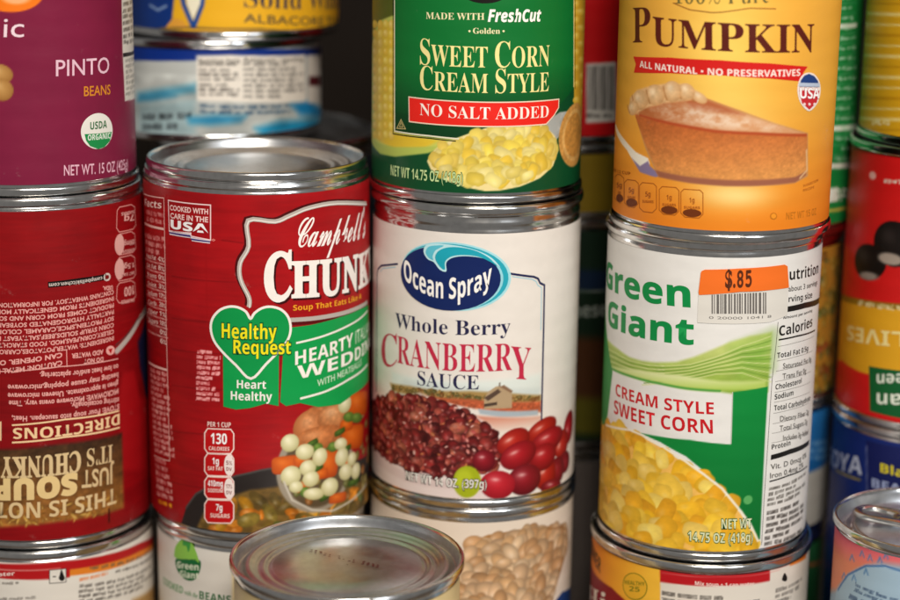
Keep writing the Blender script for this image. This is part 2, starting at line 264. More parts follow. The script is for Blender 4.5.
 ('T','nutrition_value','SODIUM','sb','#f8dcd4',[(-14.63,13.74),(-9.0,14.19),(-14.6,15.13)],{'layer': 3}),
 ('T','nutrition_value','7g','sb','#ffffff',[(-11.69,7.38),(-9.28,7.54),(-11.65,9.76)],{'layer': 3}),
 ('T','nutrition_value','SUGARS','sb','#f8dcd4',[(-13.82,4.66),(-6.69,5.14),(-13.8,6.13)],{'layer': 3}),
 ('E','daily_value','#f4e4e0',[(-6.7,24.35),(-5.01,24.46),(-6.65,28.13)],{'layer': 4}),
 ('T','daily_value_text','5%','sb','#8a3a38',[(-7.66,24.46),(-5.54,24.43),(-7.64,25.9)],{'layer': 5}),
 ('T','daily_value_text','DV','sb','#8a3a38',[(-7.62,22.3),(-5.67,22.26),(-7.6,23.6)],{'layer': 5}),
 ('E','daily_value','#f4e4e0',[(-6.82,15.86),(-5.13,15.97),(-6.77,19.66)],{'layer': 4}),
 ('T','daily_value_text','17%','sb','#8a3a38',[(-7.79,15.96),(-5.65,15.94),(-7.77,17.41)],{'layer': 5}),
 ('T','daily_value_text','DV','sb','#8a3a38',[(-7.75,13.79),(-5.79,13.76),(-7.73,15.1)],{'layer': 5}),
])

# print on the label of ocean: u millimetres round the can, v millimetres up from the label's lower edge
LABELS['ocean'] = dict(r=[
 ('fill','#e9e2da'),
 ('noise',0.012,3,5),
 ('grad','#dfe6e0','#e9e2da',[(0.89,41.63),(0.82,45.9)],[(-33.43,41.43),(24.51,43.98),(24.74,36.73),(-33.35,34.16)],2),
 ('poly','#cfd8d4',[(-26.59,40.03),(-12.36,40.84),(24.24,38.26),(24.4,33.17),(-33.34,33.44)],2.2),
 ('poly','#a88850',[(-34.6,37.15),(-24.27,38.32),(-12.33,38.34),(-1.81,39.08),(8.58,38.59),(24.78,35.63),(24.86,33.08),(1.68,35.2),(-16.03,35.36),(-33.35,34.53)],1.0),
 ('scatter',[(-33.38,36.71),(-12.34,38.7),(24.78,35.63),(24.84,33.81),(-12.3,36.19),(-33.36,34.89)],(0.8,1.6),0.7,['#8a7238','#6e6634','#b08a48','#94602c'],120,3),
 ('poly','#b85a38',[(-19.98,35.84),(-1.77,36.22),(24.85,33.45),(24.98,29.43),(8.73,31.41),(-1.71,33.0)],1.0),
 ('texture',[(-19.98,35.84),(24.85,33.45),(24.98,29.43),(-1.7,32.28)],0.3,0.9),
 ('poly','#a8b4bc',[(1.04,32.69),(8.72,31.77),(23.59,30.41),(23.64,28.58),(8.76,29.61),(1.76,30.9)],0.8),
 ('grad','#d08870','#e9dcd0',[(12.38,29.71),(12.51,23.91)],[(-1.67,30.49),(25.03,27.97),(25.32,19.15),(8.93,21.3),(3.56,26.93)],1.2),
 ('poly','#b49a78',[(4.38,38.75),(7.13,40.63),(9.25,40.7),(12.92,38.64),(13.06,32.53),(3.11,32.69),(3.04,36.27)],0.3),
 ('poly','#584438',[(3.04,36.63),(7.85,39.7),(8.94,38.57),(4.44,35.53)],0.3),
 ('poly','#8a6a50',[(8.54,40.38),(9.96,41.01),(13.29,38.61),(12.57,37.96)],0.3),
 ('poly','#4a3a30',[(3.07,34.48),(7.59,35.06),(7.61,33.99),(3.09,33.4)],0.3),
 ('line','#584438',[(8.36,40.75),(8.44,41.82)],0.4,0.3),
 ('poly','#e6d6d2',[(-51.62,26.16),(-19.99,36.56),(-5.17,33.21),(5.29,26.89),(10.78,19.35),(9.38,-0.63),(-50.52,-11.43)],1.2),
 ('poly','#d8c4c0',[(-51.16,11.23),(-34.27,7.76),(-23.91,6.28),(-8.29,5.81),(9.23,6.72),(9.28,4.15),(-8.25,3.25),(-26.18,3.17),(-50.99,5.6)],1.4),
 ('poly','#4a1014',[(-56.28,24.38),(-37.88,31.18),(-28.97,34.09),(-21.63,35.19),(-13.76,34.94),(-6.91,33.1),(-0.98,30.15),(4.26,26.55),(8.2,22.43),(10.09,17.59),(9.11,12.57),(5.61,9.84),(-4.8,8.63),(-15.69,7.82),(-24.83,7.55),(-34.29,8.87),(-56.28,9.58)],0.6),
 ('scatter',[(-56.28,24.38),(-37.88,31.18),(-28.97,34.09),(-21.63,35.19),(-13.76,34.94),(-6.91,33.1),(-0.98,30.15),(4.26,26.55),(8.2,22.43),(10.09,17.59),(9.11,12.57),(5.61,9.84),(-4.8,8.63),(-15.69,7.82),(-24.83,7.55),(-34.29,8.87),(-56.28,9.58)],(2.4,4.6),0.78,['#9c2a28','#7c1c1c','#b04038','#c45848','#8c2222','#601414','#a43630','#cc6a50','#701a1a'],330,11,0.45),
 ('texture',[(-56.28,24.38),(-37.88,31.18),(-28.97,34.09),(-21.63,35.19),(-13.76,34.94),(-6.91,33.1),(-0.98,30.15),(4.26,26.55),(8.2,22.43),(10.09,17.59),(9.11,12.57),(5.61,9.84),(-4.8,8.63),(-15.69,7.82),(-24.83,7.55),(-34.29,8.87),(-56.28,9.58)],0.3,1.6),
 ('scatter',[(-56.28,24.38),(-37.88,31.18),(-28.97,34.09),(-21.63,35.19),(-13.76,34.94),(-6.91,33.1),(-0.98,30.15),(4.26,26.55),(8.2,22.43),(10.09,17.59),(9.11,12.57),(5.61,9.84),(-4.8,8.63),(-15.69,7.82),(-24.83,7.55),(-34.29,8.87),(-56.28,9.58)],(0.5,1.5),0.5,['#d8867c','#c86c62','#e8b4a8','#b8504a','#d07848'],150,12,0.8),
 ('ell','#a4b01c',[(-2.33,6.19),(2.54,5.89),(-2.42,12.02)],0.5),
 ('ell','#b8c428',[(-3.39,7.24),(-0.6,6.97),(-3.44,10.52)],1.6),
 ('berry','#9c1a26','#e09094','#480a12',[(22.63,18.19),(27.08,18.62),(21.36,21.14)]),
 ('berry','#b81c26','#f0867c','#5c0810',[(43.18,19.58),(44.67,25.49),(38.5,21.07)]),
 ('berry','#c0281e','#f49a80','#6a0e0c',[(37.42,14.85),(39.97,19.51),(32.61,16.75)]),
 ('berry','#c0281e','#f49a80','#6a0e0c',[(26.15,22.65),(33.19,24.69),(23.57,25.82)]),
 ('berry','#9c1a26','#e09094','#480a12',[(40.28,7.33),(41.82,11.09),(35.89,8.93)]),
 ('berry','#b81c26','#f0867c','#5c0810',[(29.31,18.33),(37.56,19.44),(26.59,21.91)]),
 ('berry','#9c1a26','#e09094','#480a12',[(34.48,5.59),(38.77,8.46),(30.02,8.3)]),
 ('berry','#9c1a26','#e09094','#480a12',[(23.34,9.62),(27.89,9.98),(21.86,13.04)]),
 ('berry','#c0281e','#f49a80','#6a0e0c',[(28.23,5.65),(33.52,7.35),(24.55,9.66)]),
 ('berry','#b81c26','#f0867c','#5c0810',[(26.98,12.57),(33.42,13.12),(24.55,16.86)]),
 ('berry','#9c1a26','#e09094','#480a12',[(3.44,13.9),(7.44,13.76),(3.37,17.83)]),
 ('berry','#c0281e','#f49a80','#6a0e0c',[(14.09,20.13),(19.94,22.77),(11.65,24.05)]),
 ('berry','#b81c26','#f0867c','#5c0810',[(16.13,14.98),(22.93,17.16),(13.78,19.28)]),
 ('berry','#9c1a26','#e09094','#480a12',[(31.68,0.35),(37.55,-0.66),(30.9,3.06)]),
 ('berry','#9c1a26','#e09094','#480a12',[(18.76,5.63),(25.64,5.39),(17.58,11.16)]),
 ('berry','#cc2834','#f48a8e','#84101c',[(8.55,4.93),(14.88,3.89),(8.8,10.11)]),
], v=[
 ('L','label_border','#1c2250',[(-30.52,80.72),(-41.22,78.0),(-44.38,76.1),(-45.5,74.42),(-45.54,30.92)],0.7,{}),
 ('L','label_border','#1c2250',[(10.9,80.27),(20.44,78.3),(22.14,77.47),(23.05,75.82),(24.99,74.85),(25.16,58.9),(25.26,26.47)],0.75,{}),
 ('L','label_border','#9ccfe0',[(12.0,79.17),(19.64,77.55),(21.32,76.59),(22.12,75.16),(23.76,74.14),(23.93,59.09)],0.3,{}),
 ('L','label_border','#9ccfe0',[(-31.57,79.41),(-39.96,77.27),(-42.17,75.69)],0.3,{}),
 ('E','brand_oval','#a8e0e8',[(-8.4,79.04),(11.66,78.28),(-7.74,90.91)],{'layer': 1}),
 ('E','brand_oval','#2aa8bc',[(-8.68,79.02),(10.73,78.33),(-8.08,90.34)],{'layer': 2}),
 ('E','brand_oval','#9ad8e4',[(-9.79,78.52),(8.9,78.07),(-9.11,89.79)],{'layer': 3}),
 ('E','brand_oval','#14265e',[(-10.43,78.33),(7.99,77.97),(-9.63,89.54)],{'layer': 4}),
 ('P','brand_wave','#bfe8ee',[(-18.98,86.57),(-18.23,88.99),(-14.83,89.94),(-9.81,90.08),(-4.31,89.49),(0.77,88.07),(4.88,85.81),(7.69,82.63),(5.24,84.42),(0.81,86.0),(-4.26,86.39),(-8.36,85.66),(-10.61,83.77),(-10.56,80.75),(-12.89,81.15),(-15.12,83.53),(-17.4,84.33)],{'layer': 5,'smooth': 1}),
 ('P','brand_wave','#5cc0d4',[(-18.2,86.67),(-17.07,88.67),(-14.09,89.45),(-11.57,89.54),(-14.44,87.76),(-15.52,85.57),(-15.35,84.2),(-17.18,85.05)],{'layer': 6,'smooth': 1}),
 ('P','brand_wave','#1fa4b8',[(-14.62,84.97),(-13.7,87.31),(-10.85,88.9),(-6.69,89.38),(-1.26,88.55),(3.51,86.17),(6.64,83.01),(4.22,84.61),(0.13,86.37),(-4.61,86.79),(-8.71,86.09),(-11.0,84.12),(-11.1,81.27),(-13.05,82.35)],{'layer': 6,'smooth': 1}),
 ('T','brand_name','Ocean Spray','sb','#fbf7f2',[(-27.22,76.29),(4.87,76.98),(-27.3,83.48)],{'layer': 7,'arc': -5.4,'w': 0.004}),
 ('T','product_kind','Whole Berry','bs','#27264a',[(-31.61,58.06),(11.91,59.27),(-31.67,63.24)],{'w': -0.004}),
 ('T','product_name','C','bs','#c22a48',[(-40.76,41.81),(-30.38,44.14),(-40.9,53.44)],{'w': -0.004}),
 ('T','product_name','RANBERR','bs','#c22a48',[(-30.4,45.51),(12.75,46.16),(-30.5,55.21)],{'w': -0.004}),
 ('T','product_name','Y','bs','#c22a48',[(12.45,43.15),(20.24,41.75),(12.19,54.73)],{'w': -0.004}),
 ('T','product_kind','SAUCE','bs','#27264a',[(-21.05,39.4),(1.26,39.7),(-21.11,44.42)],{'w': -0.004}),
 ('T','net_weight_text','NET WT 14 OZ. (397g)','sb','#f0ece4',[(-25.72,4.02),(4.49,4.03),(-25.76,7.15)],{'layer': 3,'w': -0.008,'outline': ('#2a1c1e',0.55)}),
])

# print on the label of corn: u millimetres round the can, v millimetres up from the label's lower edge
LABELS['corn'] = dict(r=[
 ('fill','#0d4a28'),
 ('poly','#5a6420',[(-56.13,81.09),(-33.02,82.47),(-32.65,49.4),(-56.14,46.92)],1),
 ('poly','#c8cf62',[(-56.25,43.46),(-49.53,50.4),(-41.41,55.29),(-32.74,57.74),(-32.31,18.96),(-2.6,18.68),(-16.44,13.2),(-31.67,10.12),(-41.69,9.67),(-56.26,11.89)],0.7),
 ('poly','#e6c436',[(-51.63,45.71),(-44.19,52.31),(-32.72,56.08),(-32.31,18.27),(-12.85,17.53),(-18.36,14.38),(-33.37,12.64),(-45.87,14.25)],1.2),
 ('ball','#fadc50','#fff4b4','#dcb838',[(-48.71,53.22),(-44.64,53.62),(-48.74,54.65)]),
 ('ball','#f8d044','#fff4b4','#dcb838',[(-42.17,53.6),(-39.62,54.11),(-42.2,55.28)]),
 ('ball','#fce468','#fff4b4','#dcb838',[(-37.8,54.28),(-35.76,54.47),(-37.82,55.69)]),
 ('ball','#f6d870','#fff4b4','#dcb838',[(-34.24,54.34),(-32.49,54.76),(-34.26,56.01)]),
 ('ball','#f8d044','#fff4b4','#dcb838',[(-48.64,50.08),(-44.59,50.51),(-48.67,51.51)]),
 ('ball','#fce468','#fff4b4','#dcb838',[(-42.13,50.49),(-39.58,51.02),(-42.16,52.18)]),
 ('ball','#f6d870','#fff4b4','#dcb838',[(-37.77,51.19),(-35.73,51.39),(-37.78,52.61)]),
 ('ball','#fadc50','#fff4b4','#dcb838',[(-34.21,51.26),(-32.45,51.69),(-34.23,52.94)]),
 ('ball','#fce468','#fff4b4','#dcb838',[(-48.58,46.94),(-44.54,47.38),(-48.61,48.38)]),
 ('ball','#f6d870','#fff4b4','#dcb838',[(-42.09,47.37),(-39.54,47.91),(-42.11,49.07)]),
 ('ball','#fadc50','#fff4b4','#dcb838',[(-37.73,48.1),(-35.69,48.3),(-37.75,49.51)]),
 ('ball','#f8d044','#fff4b4','#dcb838',[(-34.17,48.18),(-32.42,48.62),(-34.19,49.86)]),
 ('ball','#f6d870','#fff4b4','#dcb838',[(-48.51,43.8),(-44.5,44.25),(-48.54,45.24)]),
 ('ball','#fadc50','#fff4b4','#dcb838',[(-42.05,44.25),(-39.51,44.8),(-42.07,45.95)]),
 ('ball','#f8d044','#fff4b4','#dcb838',[(-37.69,45.0),(-35.66,45.21),(-37.71,46.41)]),
 ('ball','#fce468','#fff4b4','#dcb838',[(-34.14,45.09),(-32.39,45.53),(-34.16,46.77)]),
 ('ball','#fadc50','#fff4b4','#dcb838',[(-48.45,40.65),(-44.45,41.12),(-48.48,42.09)]),
 ('ball','#f8d044','#fff4b4','#dcb838',[(-42.01,41.13),(-39.47,41.69),(-42.03,42.83)]),
 ('ball','#fce468','#fff4b4','#dcb838',[(-37.66,41.89),(-35.62,42.1),(-37.67,43.31)]),
 ('ball','#f6d870','#fff4b4','#dcb838',[(-34.1,41.99),(-32.35,42.44),(-34.12,43.68)]),
 ('ball','#f8d044','#fff4b4','#dcb838',[(-48.39,37.49),(-44.4,37.97),(-48.41,38.93)]),
 ('ball','#fce468','#fff4b4','#dcb838',[(-41.97,37.99),(-39.43,38.56),(-41.99,39.7)]),
 ('ball','#f6d870','#fff4b4','#dcb838',[(-37.62,38.77),(-35.59,39.0),(-37.64,40.19)]),
 ('ball','#fadc50','#fff4b4','#dcb838',[(-34.07,38.89),(-32.32,39.35),(-34.09,40.58)]),
 ('ball','#fce468','#fff4b4','#dcb838',[(-48.32,34.32),(-44.36,34.82),(-48.35,35.77)]),
 ('ball','#f6d870','#fff4b4','#dcb838',[(-41.93,34.85),(-39.39,35.43),(-41.95,36.56)]),
 ('ball','#fadc50','#fff4b4','#dcb838',[(-37.59,35.65),(-35.55,35.88),(-37.6,37.07)]),
 ('ball','#f8d044','#fff4b4','#dcb838',[(-34.04,35.78),(-32.28,36.24),(-34.05,37.47)]),
 ('ball','#f6d870','#fff4b4','#dcb838',[(-48.26,31.15),(-44.31,31.67),(-48.29,32.6)]),
 ('ball','#fadc50','#fff4b4','#dcb838',[(-41.89,31.7),(-39.35,32.29),(-41.91,33.41)]),
 ('ball','#f8d044','#fff4b4','#dcb838',[(-37.55,32.52),(-35.52,32.76),(-37.57,33.95)]),
 ('ball','#fce468','#fff4b4','#dcb838',[(-34.0,32.66),(-32.25,33.13),(-34.02,34.36)]),
 ('ball','#fadc50','#fff4b4','#dcb838',[(-48.19,27.97),(-44.26,28.5),(-48.22,29.42)]),
 ('ball','#f8d044','#fff4b4','#dcb838',[(-41.85,28.55),(-39.32,29.15),(-41.87,30.26)]),
 ('ball','#fce468','#fff4b4','#dcb838',[(-37.51,29.38),(-35.48,29.63),(-37.53,30.81)]),
 ('ball','#f6d870','#fff4b4','#dcb838',[(-33.97,29.54),(-32.21,30.02),(-33.99,31.24)]),
 ('ball','#f8d044','#fff4b4','#dcb838',[(-48.13,24.78),(-44.22,25.33),(-48.16,26.24)]),
 ('ball','#fce468','#fff4b4','#dcb838',[(-41.8,25.39),(-39.28,26.0),(-41.83,27.11)]),
 ('ball','#f6d870','#fff4b4','#dcb838',[(-37.48,26.24),(-35.45,26.49),(-37.49,27.67)]),
 ('ball','#fadc50','#fff4b4','#dcb838',[(-33.93,26.41),(-32.18,26.89),(-33.95,28.11)]),
 ('ball','#fce468','#fff4b4','#dcb838',[(-48.07,21.59),(-44.17,22.15),(-48.1,23.05)]),
 ('ball','#f6d870','#fff4b4','#dcb838',[(-41.76,22.22),(-39.24,22.84),(-41.79,23.94)]),
 ('ball','#fadc50','#fff4b4','#dcb838',[(-37.44,23.09),(-35.41,23.35),(-37.46,24.52)]),
 ('ball','#f8d044','#fff4b4','#dcb838',[(-33.9,23.27),(-32.15,23.76),(-33.92,24.98)]),
 ('ball','#f6d870','#fff4b4','#dcb838',[(-48.01,18.39),(-44.13,18.97),(-48.04,19.85)]),
 ('ball','#fadc50','#fff4b4','#dcb838',[(-41.72,19.04),(-39.2,19.68),(-41.74,20.77)]),
 ('ball','#f8d044','#fff4b4','#dcb838',[(-37.4,19.93),(-35.38,20.2),(-37.42,21.37)]),
 ('ball','#fce468','#fff4b4','#dcb838',[(-33.86,20.13),(-32.11,20.63),(-33.88,21.84)]),
 ('ball','#fadc50','#fff4b4','#dcb838',[(-47.95,15.18),(-44.08,15.78),(-47.97,16.65)]),
 ('ball','#f8d044','#fff4b4','#dcb838',[(-41.68,15.86),(-39.17,16.51),(-41.7,17.59)]),
 ('ball','#fce468','#fff4b4','#dcb838',[(-37.37,16.76),(-35.34,17.05),(-37.38,18.21)]),
 ('ball','#f6d870','#fff4b4','#dcb838',[(-33.83,16.98),(-32.08,17.48),(-33.85,18.69)]),
 ('poly','#b4c45a',[(-50.65,12.79),(-31.7,13.21),(-12.82,15.5),(-17.19,12.79),(-31.67,9.95),(-41.69,9.5)],0.8),
 ('poly','#d8a830',[(37.23,83.1),(55.26,82.21),(55.2,20.23),(41.03,25.59)],0.6),
 ('ball','#f4cc4c','#fce898','#c89828',[(39.44,83.0),(42.01,82.88),(39.35,84.32)]),
 ('ball','#f4cc4c','#fce898','#c89828',[(44.29,80.12),(48.46,79.89),(44.16,81.45)]),
 ('ball','#f4cc4c','#fce898','#c89828',[(39.81,77.7),(42.45,77.56),(39.72,79.03)]),
 ('ball','#f4cc4c','#fce898','#c89828',[(44.84,74.75),(49.38,74.47),(44.7,76.1)]),
 ('ball','#f4cc4c','#fce898','#c89828',[(40.19,72.37),(42.91,72.2),(40.09,73.7)]),
 ('ball','#f4cc4c','#fce898','#c89828',[(45.41,69.36),(50.47,69.0),(45.26,70.71)]),
 ('ball','#f4cc4c','#fce898','#c89828',[(40.57,67.01),(43.39,66.82),(40.48,68.35)]),
 ('ball','#f4cc4c','#fce898','#c89828',[(46.02,63.93),(51.91,63.46),(45.86,65.29)]),
 ('ball','#f4cc4c','#fce898','#c89828',[(40.97,61.63),(43.89,61.4),(40.87,62.98)]),
 ('ball','#f4cc4c','#fce898','#c89828',[(46.68,58.47),(55.35,57.69),(46.51,59.84)]),
 ('ball','#f4cc4c','#fce898','#c89828',[(41.38,56.21),(44.42,55.96),(41.28,57.57)]),
 ('ball','#f4cc4c','#fce898','#c89828',[(47.39,52.97),(55.34,52.19),(47.21,54.35)]),
 ('ball','#f4cc4c','#fce898','#c89828',[(41.81,50.77),(44.97,50.48),(41.7,52.14)]),
 ('ball','#f4cc4c','#fce898','#c89828',[(48.18,47.43),(55.34,46.67),(47.98,48.82)]),
 ('ball','#f4cc4c','#fce898','#c89828',[(42.25,45.3),(45.56,44.97),(42.14,46.67)]),
 ('ball','#f4cc4c','#fce898','#c89828',[(49.07,41.84),(55.33,41.13),(48.84,43.25)]),
 ('ball','#f4cc4c','#fce898','#c89828',[(42.71,39.8),(46.19,39.42),(42.59,41.18)]),
 ('ball','#f4cc4c','#fce898','#c89828',[(50.12,36.2),(55.32,35.57),(49.84,37.62)]),
 ('ball','#f4cc4c','#fce898','#c89828',[(43.18,34.27),(46.86,33.84),(43.06,35.66)]),
 ('ball','#f4cc4c','#fce898','#c89828',[(51.44,30.49),(55.31,29.99),(51.07,31.93)]),
 ('ball','#f4cc4c','#fce898','#c89828',[(43.68,28.71),(47.6,28.21),(43.55,30.1)]),
 ('ball','#f4cc4c','#fce898','#c89828',[(53.58,24.61),(55.3,24.39),(52.86,26.11)]),
 ('grad','#0f7030','#0a4a22',[(0.34,41.4),(0.63,24.78)],[(-32.85,92.26),(35.99,92.96),(40.05,33.26),(31.44,28.71),(27.58,22.96),(14.41,23.2),(0.7,20.76),(-6.28,18.22),(-32.03,18.48)],0.3),
 ('grad','#0a4a22','#0b3a1c',[(0.57,28.12),(0.73,18.74)],[(-31.83,25.16),(31.56,25.98),(27.58,22.96),(14.41,23.2),(0.7,20.76),(-6.28,18.22),(-31.76,18.52)],0.6),
 ('poly','#a8aca8',[(22.21,22.74),(31.56,25.98),(41.03,25.59),(35.41,20.09),(29.82,16.6),(24.55,17.12)],0.5),
 ('poly','#f0dc98',[(-17.54,10.04),(-15.7,13.26),(-12.83,15.84),(-7.64,18.33),(-2.62,20.36),(2.01,21.94),(7.37,23.42),(12.93,24.27),(18.15,23.85),(24.39,21.89),(29.25,18.03),(31.3,13.01),(28.64,7.82),(22.78,4.3),(14.92,1.99),(7.82,0.93),(2.72,0.83),(-4.01,2.07),(-10.9,4.1),(-15.61,6.47)],0.4),
 ('scatter',[(-16.41,10.48),(-12.81,14.83),(-2.61,19.69),(7.39,22.41),(18.17,23.01),(27.26,18.57),(29.44,13.22),(26.22,8.08),(18.67,4.64),(7.78,2.81),(-2.36,3.82),(-12.71,6.7)],(3.4,5.4),0.66,['#fadc58','#fae274','#f6d048','#fbe88c','#f8de68','#f6d660','#fae890'],190,21,0.8,3.2),
 ('ell','#c8924a',[(42.25,16.9),(53.25,16.9),(42.25,27.9)],0.3),
 ('ell','#d8a860',[(42.25,16.9),(51.25,16.9),(42.25,25.9)],0.3),
 ('ell','#c48a40',[(42.25,16.9),(49.85,16.9),(42.25,24.5)],0.3),
 ('texture',[(29.74,18.66),(32.66,26.55),(38.41,28.31),(55.32,22.97),(55.29,9.56),(39.84,6.35),(32.84,10.07)],0.16,1.3),
], v=[
 ('L','panel_border','#e8e4c8',[(-32.69,82.49),(-31.87,18.67),(-16.51,18.67),(-6.28,18.29)],0.5,{}),
 ('L','panel_border','#0a1a10',[(-33.46,82.45),(-32.75,17.7),(-16.5,17.86),(-7.29,17.51)],0.35,{}),
 ('L','panel_border','#e8dca0',[(36.95,83.11),(40.11,33.59)],0.45,{}),
 ('L','panel_border','#0a1a10',[(37.94,83.07),(41.38,32.77)],0.3,{}),
 ('E','brand_crest','#15130e',[(1.55,66.29),(8.52,66.31),(1.61,63.31)],{}),
 ('T','claim_text','MADE WITH','bs','#f2e8b8',[(-18.5,57.58),(1.54,57.96),(-18.52,59.75)],{'w': -0.004}),
 ('T','claim_text','FreshCut','sbi','#fdf8f0',[(2.7,57.39),(21.57,57.16),(2.63,61.3)],{'w': 0.015}),
 ('T','claim_text','Golden','bs','#f2e8b8',[(-2.16,53.4),(6.76,53.4),(-2.19,55.23)],{}),
 ('E','claim_dot','#f2e8b8',[(-3.33,54.16),(-2.97,54.17),(-3.34,54.52)],{}),
 ('E','claim_dot','#f2e8b8',[(7.93,54.24),(8.3,54.24),(7.92,54.6)],{}),
 ('T','product_name','S|WEET |C|ORN','bs','#f4e69a',[(-20.65,42.35),(25.62,42.13),(-20.75,50.97)],{'w': -0.005}),
 ('T','product_name','C|REAM |S|TYLE','bs','#f4e69a',[(-20.55,34.01),(25.6,33.61),(-20.64,42.02)],{'w': -0.005}),
 ('P','claim_banner','#e8281e',[(-25.11,31.05),(30.66,30.48),(30.63,27.6),(28.47,25.26),(24.81,22.53),(-24.84,22.76)],{'layer': 1}),
 ('L','banner_outline','#f0d8c0',[(-25.11,31.05),(30.66,30.48),(30.63,27.6),(28.47,25.26),(24.81,22.53),(-24.84,22.76)],0.4,{'closed': 1,'layer': 2}),
 ('T','claim_text','NO SALT ADDED','bs','#fbeee4',[(-20.45,25.42),(25.82,24.82),(-20.49,29.39)],{'layer': 3,'w': -0.006}),
 ('L','recycle_mark','#c8b878',[(-28.63,22.99),(-30.71,19.78),(-26.52,20.07)],0.3,{'closed': 1}),
 ('L','recycle_mark','#c8b878',[(-28.62,22.14),(-29.39,20.48),(-27.74,20.54)],0.25,{'closed': 1}),
 ('T','net_weight_text','NET WT 14.75 OZ (418g)','sb','#c8e0a0',[(-33.85,3.24),(-4.71,3.41),(-33.89,6.87)],{'layer': 3,'w': -0.008,'outline': ('#1c5a2c',0.5)}),
])

